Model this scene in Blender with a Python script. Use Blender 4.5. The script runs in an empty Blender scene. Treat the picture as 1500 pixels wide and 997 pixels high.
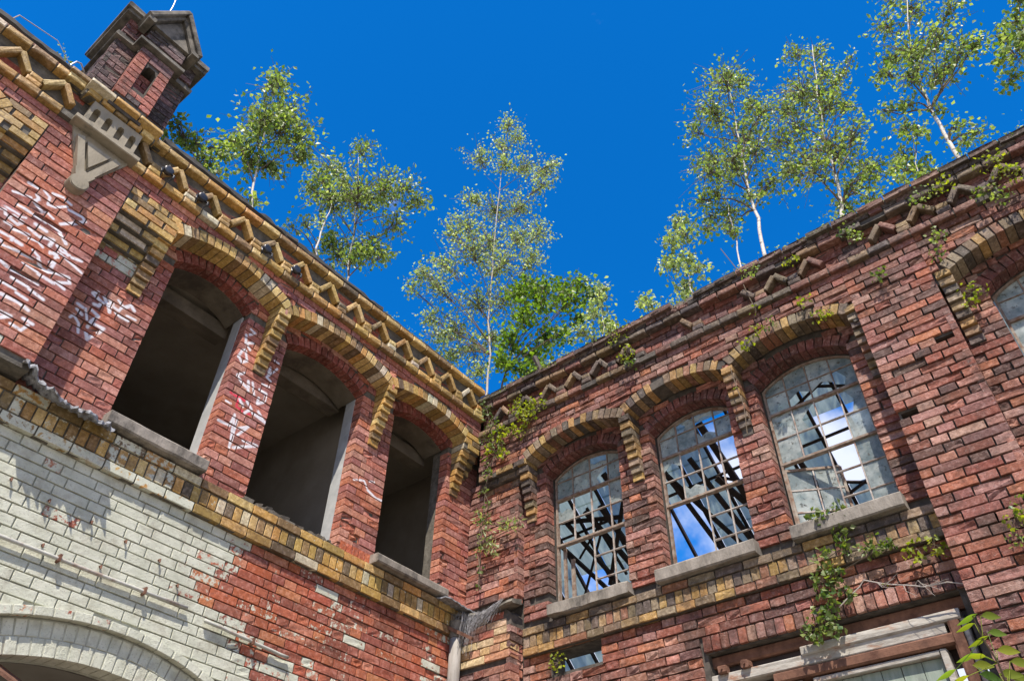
import bpy, math, random
import numpy as np
from mathutils import Vector, Matrix, noise as mnoise
from mathutils.geometry import delaunay_2d_cdt

R = random.Random(7)
NR = np.random.RandomState(11)
scene = bpy.context.scene
COL = scene.collection

# ---------------------------------------------------------------- camera
cam_data = bpy.data.cameras.new('camera')
cam = bpy.data.objects.new('camera', cam_data)
COL.objects.link(cam)
CAM = Vector((5.1153, -5.6478, 1.6))
yaw, pitch, roll = (math.radians(a) for a in (39.5376, 42.5364, 1.0871))
fw = Vector((-math.sin(yaw) * math.cos(pitch), math.cos(yaw) * math.cos(pitch), math.sin(pitch)))
rt = Vector((math.cos(yaw), math.sin(yaw), 0))
up = rt.cross(fw)
c_, s_ = math.cos(roll), math.sin(roll)
rt2, up2 = c_ * rt + s_ * up, -s_ * rt + c_ * up
cam.matrix_world = Matrix(((rt2.x, up2.x, -fw.x, CAM.x), (rt2.y, up2.y, -fw.y, CAM.y),
                           (rt2.z, up2.z, -fw.z, CAM.z), (0, 0, 0, 1)))
cam_data.sensor_width = 36
cam_data.lens = 27.68
cam_data.clip_end = 3000
scene.camera = cam

# ---------------------------------------------------------------- light
SUN_EL = math.radians(57)
SUN_H = Vector((0.557, -0.830))
world = bpy.data.worlds.new('World')
scene.world = world
world.use_nodes = True
wn = world.node_tree.nodes
wl = world.node_tree.links
bg = wn['Background']
bg.inputs['Strength'].default_value = 0.105
sky = wn.new('ShaderNodeTexSky')
sky.sky_type = 'NISHITA'
sky.sun_disc = False
sky.sun_elevation = SUN_EL
sky.sun_rotation = math.atan2(SUN_H.x, SUN_H.y)
sky.altitude = 1500
sky.air_density = 1.0
sky.dust_density = 0.15
sky.ozone_density = 4.0
tint = wn.new('ShaderNodeMix'); tint.data_type = 'RGBA'; tint.blend_type = 'MULTIPLY'
tint.inputs[0].default_value = 1.0
tint.inputs[7].default_value = (0.027, 0.91, 1.62, 1)
wl.new(sky.outputs[0], tint.inputs[6])
# low fair-weather clouds, only near the skyline
tc = wn.new('ShaderNodeTexCoord')
sep = wn.new('ShaderNodeSeparateXYZ')
wl.new(tc.outputs['Generated'], sep.inputs[0])
cn = wn.new('ShaderNodeTexNoise'); cn.inputs['Scale'].default_value = 4.2
cn.inputs['Detail'].default_value = 6; cn.inputs['Roughness'].default_value = 0.55
wl.new(tc.outputs['Generated'], cn.inputs['Vector'])
el = wn.new('ShaderNodeMapRange'); el.interpolation_type = 'SMOOTHSTEP'
el.inputs[1].default_value = 0.70; el.inputs[2].default_value = 0.28
el.inputs[3].default_value = 0.0; el.inputs[4].default_value = 0.50
wl.new(sep.outputs[2], el.inputs[0])
ad = wn.new('ShaderNodeMath'); ad.operation = 'ADD'
wl.new(cn.outputs[0], ad.inputs[0]); wl.new(el.outputs[0], ad.inputs[1])
cr = wn.new('ShaderNodeMapRange'); cr.interpolation_type = 'SMOOTHSTEP'
cr.inputs[1].default_value = 0.66; cr.inputs[2].default_value = 0.82
wl.new(ad.outputs[0], cr.inputs[0])
wz = wn.new('ShaderNodeTexNoise'); wz.inputs['Scale'].default_value = 9.0
wz.inputs['Detail'].default_value = 5; wz.inputs['Roughness'].default_value = 0.6
wl.new(tc.outputs['Generated'], wz.inputs['Vector'])
wr = wn.new('ShaderNodeMapRange'); wr.interpolation_type = 'SMOOTHSTEP'
wr.inputs[1].default_value = 0.69; wr.inputs[2].default_value = 0.84
wr.inputs[4].default_value = 0.35
wl.new(wz.outputs[0], wr.inputs[0])
cx = wn.new('ShaderNodeMath'); cx.operation = 'MAXIMUM'
wl.new(cr.outputs[0], cx.inputs[0]); wl.new(wr.outputs[0], cx.inputs[1])
cm = wn.new('ShaderNodeMix'); cm.data_type = 'RGBA'
wl.new(cx.outputs[0], cm.inputs[0]); wl.new(tint.outputs[2], cm.inputs[6])
cm.inputs[7].default_value = (5.2, 5.6, 6.9, 1)
wl.new(cm.outputs[2], bg.inputs['Color'])

sun_data = bpy.data.lights.new('sun', 'SUN')
sun_data.energy = 5.0
sun_data.angle = math.radians(0.5)
sun_data.color = (1.0, 0.91, 0.79)
sun = bpy.data.objects.new('sun', sun_data)
COL.objects.link(sun)
sd = Vector((SUN_H.x * math.cos(SUN_EL), SUN_H.y * math.cos(SUN_EL), math.sin(SUN_EL)))
sun.rotation_euler = sd.to_track_quat('Z', 'Y').to_euler()
scene.view_settings.view_transform = 'Standard'
scene.view_settings.look = 'None'
scene.view_settings.exposure = 0.72
scene.view_settings.gamma = 1.0

# ---------------------------------------------------------------- tables of measured points (metres on the walls)
GRAF_WHITE = [[(5.191,6.432),(5.124,6.436)],[(5.241,6.269),(5.126,6.314)],[(5.103,6.371),(5.077,6.343),(5.094,6.304),(5.015,6.265)],[(5.077,6.441),(5.025,6.418),(5.009,6.347),(4.96,6.364),(4.892,6.444)],[(5.019,6.47),(4.95,6.496)],[(4.925,6.488),(4.878,6.48)],[(4.993,6.277),(4.928,6.256)],[(4.869,6.423),(4.765,6.438),(4.733,6.415),(4.8,6.327),(4.868,6.25)],[(5.226,6.105),(5.129,6.109)],[(5.169,6.184),(5.071,6.188)],[(5.101,6.106),(5.08,6.117)],[(5.05,6.188),(4.954,6.188)],[(5.177,6.041),(5.154,6.075),(5.078,6.067),(5.099,6.026),(5.17,6.039)],[(5.006,6.117),(4.923,6.114)],[(4.931,6.199),(4.835,6.187)],[(5.246,6.065),(5.213,6.077),(5.197,6.042)],[(5.172,5.986),(5.128,5.989)],[(5.106,5.969),(5.065,5.979),(5.006,5.995)],[(5.026,6.056),(4.958,6.039)],[(5.164,5.884),(5.072,5.893),(5.075,5.871)],[(5.049,5.885),(5.009,5.883)],[(4.989,5.971),(4.929,5.987),(4.886,5.966)],[(4.938,6.039),(4.852,6.078),(4.853,6.016)],[(4.813,6.053),(4.76,6.06),(4.718,6.028)],[(5.104,5.795),(5.006,5.818),(4.897,5.838)],[(4.93,5.897),(4.872,5.871)],[(4.825,5.952),(4.784,5.999),(4.78,5.942)],[(4.837,6.175),(4.769,6.114)],[(5.142,5.837),(5.118,5.811)],[(5.065,5.668),(5.01,5.655)],[(4.985,5.653),(4.915,5.665),(4.787,5.664)],[(4.938,5.755),(4.833,5.748)],[(4.87,5.854),(4.823,5.806),(4.769,5.803),(4.768,5.905),(4.794,5.882)],[(4.811,6.049),(4.764,6.026),(4.705,6.039)],[(4.83,5.966),(4.764,5.96)],[(4.763,6.001),(4.577,5.955)],[(4.818,5.736),(4.704,5.734)],[(4.756,5.814),(4.637,5.853),(4.611,5.812),(4.695,5.754),(4.625,5.737)],[(4.995,5.514),(4.891,5.518)],[(4.948,5.589),(4.832,5.591)],[(4.818,5.578),(4.708,5.561)],[(4.874,5.497),(4.796,5.491)],[(4.947,5.426),(4.831,5.439),(4.756,5.418)],[(4.897,5.298),(4.829,5.306),(4.878,5.257)],[(4.806,5.257),(4.73,5.248),(4.708,5.309)],[(4.755,5.34),(4.687,5.336)],[(4.684,6.032),(4.617,6.052)],[(4.361,6.047),(4.391,6.016),(4.346,5.997),(4.293,5.983),(4.315,5.932),(4.349,5.926)],[(4.306,6.043),(4.255,5.993),(4.222,5.936),(4.247,6.041)],[(4.263,6.042),(4.237,6.043),(4.21,6.001),(4.164,5.995),(4.149,6.056),(4.199,6.086)],[(4.137,6.052),(4.096,6.105),(4.058,6.078)],[(4.093,5.995),(4.019,6.003)],[(4.179,5.963),(4.131,5.952),(4.068,5.958)],[(4.451,5.851),(4.408,5.845)],[(4.455,5.703),(4.441,5.74),(4.382,5.694),(4.355,5.617)],[(4.44,5.8),(4.391,5.778)],[(4.385,5.85),(4.344,5.762)],[(4.344,5.862),(4.28,5.844),(4.311,5.767),(4.31,5.715)],[(4.306,5.654),(4.278,5.61),(4.253,5.661)],[(4.277,5.76),(4.203,5.769)],[(4.225,5.707),(4.211,5.75)],[(3.044,6.627),(2.992,6.612),(3.04,6.56)],[(3.072,6.536),(3.053,6.446),(2.976,6.502)],[(3.036,6.441),(2.994,6.403)],[(3.075,6.263),(3.033,6.226),(2.987,6.274),(3.033,6.376),(3.062,6.347),(3.081,6.259)],[(3.034,6.08),(2.976,6.135)],[(3.03,6.067),(2.957,6.02),(2.924,6.01)],[(2.915,6.079),(2.893,5.982)],[(2.872,6.091),(2.825,5.979)],[(2.789,6.065),(2.712,6.066),(2.709,5.973),(2.77,5.919),(2.772,5.98)],[(3.062,5.769),(3.012,5.77)],[(2.945,5.857),(2.895,5.812)],[(2.869,5.874),(2.812,5.832),(2.863,5.756)],[(2.788,5.801),(2.646,5.779)],[(2.741,5.845),(2.663,5.784)],[(3.072,5.558),(2.963,5.564),(2.945,5.691),(2.903,5.372),(2.906,5.656)],[(2.871,5.589),(2.789,5.651),(2.865,5.52)],[(2.801,5.499),(2.662,5.519),(2.868,5.391)],[(2.724,6.456),(2.675,6.455)],[(2.745,6.356),(2.748,6.254)],[(2.673,6.388),(2.758,6.231),(2.706,6.216)],[(2.778,6.136),(2.704,6.151)],[(1.57,5.732),(1.47,5.774),(1.439,5.78),(1.395,5.727)],[(1.381,5.706),(1.257,5.669),(1.186,5.68)],[(1.378,5.811),(1.314,5.829)]]
GRAF_RED = [[(3.043,5.871),(2.955,5.866),(2.956,5.774),(2.88,5.761),(2.81,5.773)],[(2.975,5.884),(2.898,5.871)]]
DIAG = [((3.34,0.86),(4.0,1.07)),((2.89,1.55),(3.59,1.76)),((2.95,1.92),(3.59,1.76)),((3.04,1.13),(3.88,0.87)),((2.9,1.35),(3.69,1.33)),((1.71,1.05),(2.17,1.93)),((1.57,1.35),(2.5,1.32)),((2.27,1.33),(2.44,1.41)),((0.27,1.22),(1.01,1.36)),((0.13,1.44),(0.42,1.95)),((0.31,1.58),(0.76,1.35)),((0.11,1.93),(0.68,1.46)),((0.15,1.38),(0.99,1.36)),((0.69,1.22),(0.74,1.83))]
HOLES = [[(1.55,1.34),(1.96,1.38),(1.97,1.95),(1.24,1.95)],[(2.39,0.86),(2.66,0.96),(2.5,1.32),(2.36,1.33),(2.38,1.04)],[(3.54,1.03),(3.74,1.02),(3.68,1.34),(3.47,1.33)],[(3.46,1.34),(3.7,1.37),(3.66,1.65),(3.59,1.73),(3.39,1.64)],[(3.42,0.84),(3.78,0.87),(3.72,0.97),(3.39,0.98)],[(3.44,1.72),(3.62,1.74),(3.58,1.93),(3.35,1.93)],[(0.37,1.78),(0.54,1.78),(0.43,1.97),(0.26,1.93)],[(0.35,1.38),(0.54,1.39),(0.51,1.49),(0.31,1.53)]]
FIT = [(4.389,7.361),(4.029,7.346),(3.284,7.31),(2.928,7.325)]
IVY = [(3.661,4.784,0.064),(3.505,4.778,0.075),(3.657,4.632,0.063),(3.65,4.508,0.062),(3.474,4.451,0.083),(3.535,4.322,0.071),(3.406,4.294,0.072),(3.419,4.142,0.081),(3.554,4.167,0.06),(3.314,4.04,0.07),(3.421,3.961,0.079),(3.28,3.911,0.069),(3.215,3.962,0.05),(3.839,4.448,0.081),(3.942,4.425,0.05)]
IVY2 = [(4.121,4.331,0.068),(4.239,4.33,0.067),(4.288,4.272,0.048),(4.073,4.256,0.048)]
CORNER_TOP = [(0.642,7.12,0.125),(0.887,7.024,0.123),(0.741,6.957,0.123),(0.495,6.877,0.077),(0.345,6.887,0.094),(0.644,6.793,0.076),(0.198,6.742,0.062),(0.402,6.61,0.061)]
FERN = [(0.124,5.869,0.088),(0.162,5.655,0.101),(0.233,5.538,0.085),(0.392,5.721,0.086),(0.557,5.697,0.07),(0.001,5.995,0.06)]
SPOTS = [(3.97,6.795,0.05,0.03),(4.036,6.546,0.049,0.03),(4.113,6.55,0.036,0.03),(3.346,6.583,0.058,0.03),(3.475,6.702,0.051,0.03),(5.207,6.222,0.077,-0.12),(5.136,6.172,0.05,-0.12),(5.161,6.829,0.058,0.03),(5.1,6.635,0.052,0.03),(4.622,6.702,0.06,0.03),(4.583,7.216,0.056,0.05),(4.563,7.28,0.051,0.05),(4.779,4.26,0.054,0.03),(4.842,4.339,0.045,0.03),(4.749,4.132,0.04,0.03),(2.099,7.136,0.072,0.06),(2.014,7.467,0.119,0.08),(2.12,6.989,0.057,0.05),(5.767,7.277,0.093,0.08),(5.827,7.041,0.079,0.08),(5.606,7.032,0.069,0.06),(5.372,7.301,0.072,0.08),(5.196,7.298,0.073,0.08),(5.141,7.597,0.05,0.08),(5.716,6.906,0.056,0.05),(0.918,4.265,0.062,-0.2),(3.611,6.693,0.051,0.03),(3.576,7.405,0.068,0.08),(3.976,7.281,0.052,0.08),(4.524,7.329,0.051,0.08)]
TREES = [('A',(-0.25,-3.43,8.09),[(-0.27,-3.49,8.46),(-0.3,-3.56,9.04),(-0.33,-3.62,9.83),(-0.33,-3.63,10.48)],[(-0.33,-3.64,10.12,0.18),(-0.35,-3.67,9.71,0.22),(-0.25,-3.44,9.91,0.23),(-0.34,-3.65,9.3,0.2),(-0.24,-3.42,9.42,0.27),(-0.15,-3.2,9.46,0.17),(-0.32,-3.61,8.93,0.18),(-0.24,-3.42,8.88,0.15),(-0.26,-3.47,8.24,0.07),(-0.38,-3.75,8.95,0.1),(-0.13,-3.15,9.16,0.11),(-0.34,-3.66,10.39,0.08)]),('B',(-0.25,-3.98,8.01),[(-0.3,-4.14,8.24),(-0.35,-4.3,8.46),(-0.38,-4.4,8.62)],[(-0.38,-4.4,8.49,0.1),(-0.36,-4.32,8.5,0.1),(-0.39,-4.41,8.3,0.07),(-0.31,-4.18,8.39,0.11),(-0.28,-4.07,8.36,0.11),(-0.25,-3.99,8.56,0.1),(-0.22,-3.88,8.41,0.08),(-0.25,-3.98,8.26,0.07),(-0.23,-3.9,8.11,0.05),(-0.22,-3.87,8.66,0.07)]),('C',(-0.25,-2.1,8.04),[(-0.27,-2.13,8.47),(-0.28,-2.15,9.08),(-0.33,-2.21,9.73),(-0.37,-2.28,10.44)],[(-0.34,-2.24,10.39,0.14),(-0.52,-2.51,10.16,0.18),(-0.6,-2.62,9.73,0.14),(-0.4,-2.32,9.89,0.23),(-0.23,-2.07,9.95,0.21),(-0.49,-2.46,9.33,0.25),(-0.31,-2.18,9.33,0.27),(-0.13,-1.92,9.59,0.23),(-0.0,-1.72,9.83,0.18),(0.1,-1.57,9.76,0.12),(-0.36,-2.26,8.9,0.25),(-0.16,-1.96,8.97,0.22),(-0.02,-1.74,9.27,0.15),(-0.25,-2.1,8.42,0.13),(-0.07,-1.82,8.66,0.1),(-0.2,-2.02,8.63,0.13),(-0.44,-2.38,8.78,0.11),(-0.65,-2.7,9.74,0.09)]),('D',(-0.25,-2.57,8.12),[(-0.26,-2.58,8.52),(-0.25,-2.56,8.9),(-0.24,-2.55,9.3)],[(-0.25,-2.57,9.15,0.1),(-0.21,-2.5,9.4,0.1),(-0.36,-2.76,8.55,0.07),(-0.42,-2.87,8.43,0.05),(-0.28,-2.62,8.75,0.06)]),('E',(-0.03,0.1,7.78),[(-0.01,0.12,8.41),(-0.04,0.09,9.03),(-0.03,0.11,9.7),(-0.03,0.11,10.28),(0.01,0.14,11.57),(0.03,0.16,12.68),(0.08,0.2,13.61)],[(0.1,0.22,13.72,0.17),(0.02,0.15,13.28,0.16),(0.24,0.34,13.42,0.11),(-0.26,-0.1,12.45,0.18),(0.07,0.2,12.59,0.18),(0.33,0.42,12.52,0.2),(0.58,0.65,12.75,0.18),(0.69,0.75,12.86,0.09),(-0.04,0.1,11.74,0.26),(0.29,0.39,11.78,0.24),(0.53,0.61,11.99,0.15),(-0.31,-0.15,11.54,0.15),(-0.36,-0.2,10.86,0.21),(-0.51,-0.33,10.69,0.12),(-0.06,0.08,10.9,0.31),(0.29,0.39,11.01,0.25),(0.49,0.57,10.79,0.17),(-0.55,-0.36,10.08,0.2),(-0.26,-0.1,10.11,0.3),(0.07,0.19,10.21,0.3),(0.41,0.49,10.17,0.2),(-0.75,-0.54,9.77,0.14),(-0.89,-0.67,9.69,0.08),(-0.59,-0.4,9.51,0.19),(-0.39,-0.22,8.99,0.22),(-0.16,-0.02,9.41,0.27),(-0.55,-0.36,8.73,0.15),(-0.67,-0.47,9.1,0.11),(-0.21,-0.05,8.63,0.2),(-0.4,-0.23,8.5,0.13),(0.02,0.15,8.9,0.18),(-0.12,0.02,8.17,0.12),(0.12,0.24,9.57,0.21)]),('F',(0.18,0.15,7.87),[(0.27,0.23,8.33),(0.4,0.34,8.82),(0.55,0.46,9.35),(0.62,0.53,9.7)],[(0.4,0.34,9.75,0.17),(0.62,0.53,9.77,0.19),(0.84,0.71,9.64,0.17),(0.98,0.84,9.58,0.15),(0.33,0.28,9.34,0.21),(0.58,0.49,9.29,0.21),(0.86,0.73,9.17,0.19),(0.4,0.34,8.89,0.2),(0.65,0.55,8.84,0.2),(0.27,0.23,8.45,0.2),(0.5,0.43,8.4,0.18),(0.74,0.63,8.6,0.13),(0.17,0.15,8.04,0.16),(0.4,0.34,8.05,0.14),(1.13,0.96,9.52,0.11),(0.96,0.82,8.98,0.11)]),('G',(1.65,0.15,7.68),[(1.7,0.18,7.95),(1.68,0.17,8.29),(1.66,0.16,8.52)],[(1.68,0.16,8.4,0.13),(1.74,0.2,8.11,0.11),(1.61,0.12,8.13,0.11),(1.76,0.22,7.88,0.08),(1.56,0.09,7.86,0.08),(1.7,0.18,8.58,0.08),(1.46,0.03,7.87,0.1)]),('H',(2.34,0.15,7.53),[(2.34,0.15,7.71),(2.3,0.13,7.88)],[(2.29,0.13,7.93,0.06),(2.35,0.15,7.81,0.07),(2.36,0.16,7.65,0.06),(2.25,0.11,8.0,0.04)]),('I',(3.69,0.2,7.59),[(3.69,0.2,7.88),(3.73,0.21,8.43),(3.73,0.21,8.92),(3.77,0.22,9.56),(3.82,0.23,10.42),(3.89,0.25,11.38)],[(3.85,0.24,11.41,0.18),(4.03,0.28,11.18,0.13),(3.85,0.24,10.89,0.25),(3.59,0.18,10.91,0.18),(4.05,0.29,10.57,0.16),(3.59,0.18,10.34,0.26),(3.85,0.24,10.16,0.25),(4.13,0.31,10.13,0.17),(3.36,0.12,9.96,0.2),(3.66,0.19,9.77,0.25),(3.96,0.27,9.65,0.23),(3.37,0.12,9.46,0.21),(3.66,0.19,9.29,0.21),(3.96,0.27,9.24,0.17),(3.21,0.08,9.15,0.11),(3.45,0.14,8.95,0.16),(3.73,0.21,8.85,0.09),(3.3,0.1,10.38,0.1)]),('J',(3.41,0.2,7.81),[(3.44,0.21,8.3),(3.44,0.21,8.72),(3.44,0.21,9.09)],[(3.36,0.19,9.07,0.11),(3.25,0.15,8.87,0.11),(3.41,0.2,8.67,0.09),(3.17,0.13,8.6,0.08),(3.4,0.2,8.38,0.08)]),('K',(2.85,0.15,7.6),[(2.85,0.15,7.98),(2.84,0.14,8.44),(2.88,0.16,8.91)],[(2.86,0.15,8.92,0.11),(2.9,0.17,8.65,0.13),(2.74,0.1,8.53,0.11),(2.88,0.16,8.25,0.12),(2.7,0.09,8.2,0.11),(2.78,0.12,7.95,0.11),(2.96,0.19,8.05,0.08),(2.65,0.07,8.39,0.06),(2.79,0.12,7.76,0.07)]),('L',(4.51,0.2,7.76),[(4.57,0.21,8.16),(4.62,0.21,8.54),(4.65,0.21,9.01),(4.72,0.22,9.5),(4.82,0.23,10.15),(4.96,0.25,10.91)],[(4.96,0.25,10.91,0.1),(4.95,0.24,10.5,0.16),(4.73,0.22,10.81,0.12),(4.8,0.23,10.24,0.21),(5.04,0.25,10.09,0.11),(4.57,0.21,10.31,0.16),(5.26,0.28,10.18,0.05),(4.63,0.21,9.87,0.24),(4.85,0.24,9.66,0.2),(4.39,0.19,9.86,0.16),(4.44,0.19,9.39,0.23),(4.72,0.22,9.15,0.22),(4.96,0.25,9.08,0.15),(4.22,0.17,9.29,0.15),(4.43,0.19,8.87,0.21),(4.67,0.22,8.68,0.19),(4.93,0.24,8.6,0.17),(4.22,0.17,8.77,0.13),(4.45,0.19,8.36,0.16),(4.93,0.24,8.24,0.12),(4.72,0.22,8.22,0.11),(4.56,0.21,8.0,0.1),(4.81,0.23,7.93,0.08),(4.19,0.17,8.99,0.11),(5.01,0.25,9.53,0.09)]),('M',(5.61,0.2,7.79),[(5.64,0.2,8.24),(5.65,0.2,8.65),(5.68,0.19,9.08),(5.76,0.19,9.61),(5.92,0.17,10.18),(6.16,0.15,11.03)],[(5.91,0.17,10.88,0.13),(6.03,0.16,10.52,0.17),(5.72,0.19,10.3,0.14),(5.87,0.18,9.92,0.19),(6.08,0.16,9.78,0.17),(6.28,0.14,9.73,0.11),(5.6,0.2,9.91,0.12),(5.76,0.19,9.47,0.19),(5.99,0.17,9.31,0.18),(6.18,0.15,9.2,0.12),(6.3,0.14,9.25,0.08),(5.45,0.21,9.43,0.1),(5.64,0.2,9.12,0.14),(5.85,0.18,8.93,0.12),(5.48,0.21,8.85,0.07),(5.74,0.19,8.25,0.08),(5.73,0.19,7.97,0.06),(5.87,0.18,7.93,0.06),(5.3,0.23,8.98,0.06),(5.7,0.19,8.59,0.05)]),('N',(5.22,0.2,7.73),[(5.28,0.2,7.95),(5.36,0.2,8.27),(5.44,0.2,8.61)],[(5.37,0.2,8.5,0.08),(5.45,0.2,8.35,0.08),(5.24,0.2,8.32,0.09),(5.33,0.2,8.07,0.09),(5.2,0.2,7.96,0.09),(5.31,0.2,7.81,0.06),(5.13,0.2,8.19,0.05)]),('O',(6.47,0.2,7.75),[(6.54,0.19,8.3),(6.61,0.17,8.84),(6.73,0.14,9.35)],[(6.65,0.16,9.34,0.11),(6.6,0.17,8.98,0.13),(6.49,0.2,9.1,0.09),(6.47,0.2,8.73,0.1),(6.32,0.23,8.61,0.07),(6.33,0.23,8.87,0.04),(6.77,0.13,9.34,0.09)])]
SHOOT = [(4.598,-1.807,2.746),(4.61,-1.894,2.827),(4.603,-1.984,2.898),(4.609,-2.063,2.969)]
SHOOTL = [(4.585,-2.073,2.96,200),(4.658,-1.961,2.991,20),(4.549,-1.947,2.977,195),(4.636,-1.791,2.981,15),(4.584,-1.996,2.895,200),(4.656,-1.84,2.888,20),(4.501,-1.876,2.885,190),(4.534,-1.755,2.88,20),(4.461,-1.96,2.78,190),(4.555,-1.829,2.808,0),(4.617,-1.721,2.835,20),(4.663,-1.661,2.89,10),(4.426,-2.005,2.794,200),(4.546,-1.91,2.87,150),(4.637,-1.692,2.825,0)]
VINE = [(0.087,7.531),(0.143,7.246),(0.22,6.917),(0.27,6.66),(0.178,6.469),(0.15,6.216),(0.127,5.887),(0.115,5.571),(0.112,5.121)]
DROOP = [(3.327,7.988),(3.439,7.591),(3.476,7.218),(3.516,6.957)]
TWIG = [(3.482,4.066),(3.562,4.117),(3.663,4.172),(3.705,4.212),(3.842,4.142),(4.013,4.083),(4.078,4.055),(4.23,4.046),(4.345,3.999)]
DROOP2 = [(3.136,6.435),(3.155,6.178),(3.181,5.969),(3.154,5.68)]
EXTRA_PTS = [(-0.67,-0.47,8.59,0.14),(-0.49,-0.31,8.25,0.14),(-0.35,-0.18,8.03,0.12),(-0.21,-0.06,7.93,0.12),(-0.11,0.03,7.88,0.14),(0.04,0.17,8.01,0.14),(-0.57,-0.38,9.17,0.17),(-0.81,-0.6,9.15,0.09),(-0.5,-0.32,9.79,0.14),(-0.7,-0.5,9.5,0.13),(0.17,0.29,8.07,0.12),(0.27,0.37,8.67,0.18),(0.4,0.49,8.94,0.15),(-0.03,0.1,8.53,0.2),(-0.22,-0.06,8.95,0.18),(-0.63,-0.44,10.22,0.08),(0.63,0.69,10.05,0.12),(0.73,0.79,11.65,0.09),(-0.22,-0.06,11.04,0.19),(0.13,0.25,11.41,0.19)]

# ---------------------------------------------------------------- materials
def new_mat(name):
    m = bpy.data.materials.new(name)
    m.use_nodes = True
    return m, m.node_tree.nodes, m.node_tree.links, m.node_tree.nodes['Principled BSDF']

def N(nodes, kind, **kw):
    n = nodes.new(kind)
    for k, v in kw.items():
        setattr(n, k, v)
    return n

def mixc(nodes, links, fac, a, b, blend='MIX'):
    n = nodes.new('ShaderNodeMix'); n.data_type = 'RGBA'; n.blend_type = blend
    for idx, v in ((0, fac), (6, a), (7, b)):
        if hasattr(v, 'is_linked') or hasattr(v, 'links'):
            links.new(v, n.inputs[idx])
        elif idx == 0:
            n.inputs[0].default_value = v
        else:
            n.inputs[idx].default_value = (*v[:3], 1)
    return n.outputs[2]

def mth(nodes, links, op, a, b=0.0, clamp=False):
    n = nodes.new('ShaderNodeMath'); n.operation = op; n.use_clamp = clamp
    for i, v in ((0, a), (1, b)):
        if hasattr(v, 'links'):
            links.new(v, n.inputs[i])
        else:
            n.inputs[i].default_value = v
    return n.outputs[0]

def ntex(nodes, links, vec, scale, detail=3, rough=0.55, lo=None, hi=None):
    n = nodes.new('ShaderNodeTexNoise')
    n.inputs['Scale'].default_value = scale
    n.inputs['Detail'].default_value = detail
    n.inputs['Roughness'].default_value = rough
    if vec is not None:
        links.new(vec, n.inputs['Vector'])
    if lo is None:
        return n.outputs[0]
    r = nodes.new('ShaderNodeMapRange')
    r.inputs[1].default_value = lo; r.inputs[2].default_value = hi
    links.new(n.outputs[0], r.inputs[0])
    return r.outputs[0]

def bump(nodes, links, bs, h, strength, dist=0.004):
    b = nodes.new('ShaderNodeBump')
    b.inputs['Strength'].default_value = strength
    b.inputs['Distance'].default_value = dist
    links.new(h, b.inputs['Height'])
    links.new(b.outputs[0], bs.inputs['Normal'])

# sprayed writing, rasterised from stroke tables; mapped on the wall by position
GW, GH, GU0, GU1, GZ0, GZ1 = 1400, 720, 0.0, 5.6, 4.6, 7.48
def raster_strokes():
    img = np.zeros((GH, GW, 4), np.float32)
    img[..., 3] = 1
    ys, xs = np.mgrid[0:GH, 0:GW]
    U = GU0 + (xs + .5) / GW * (GU1 - GU0)
    Zc = GZ0 + (ys + .5) / GH * (GZ1 - GZ0)
    for chan, strokes in ((0, GRAF_WHITE), (1, GRAF_RED)):
        for st in strokes:
            rad = R.uniform(.009, .014)
            for (a, b) in zip(st[:-1], st[1:]):
                lo = (min(a[0], b[0]) - .05, min(a[1], b[1]) - .05)
                hi = (max(a[0], b[0]) + .05, max(a[1], b[1]) + .05)
                i0 = max(0, int((lo[0] - GU0) / (GU1 - GU0) * GW)); i1 = min(GW, int((hi[0] - GU0) / (GU1 - GU0) * GW) + 1)
                j0 = max(0, int((lo[1] - GZ0) / (GZ1 - GZ0) * GH)); j1 = min(GH, int((hi[1] - GZ0) / (GZ1 - GZ0) * GH) + 1)
                if i1 <= i0 or j1 <= j0: continue
                u = U[j0:j1, i0:i1]; z = Zc[j0:j1, i0:i1]
                dx, dz = b[0] - a[0], b[1] - a[1]
                L2 = dx * dx + dz * dz + 1e-9
                t = np.clip(((u - a[0]) * dx + (z - a[1]) * dz) / L2, 0, 1)
                d = np.hypot(u - a[0] - t * dx, z - a[1] - t * dz)
                v = np.clip((rad * 1.5 - d) / (rad * .8), 0, 1)
                img[j0:j1, i0:i1, chan] = np.maximum(img[j0:j1, i0:i1, chan], v)
    im = bpy.data.images.new('sprayed_writing', GW, GH, float_buffer=False)
    im.colorspace_settings.name = 'Non-Color'
    im.pixels.foreach_set(img.ravel())
    im.update()
    im.pack()
    return im

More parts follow.
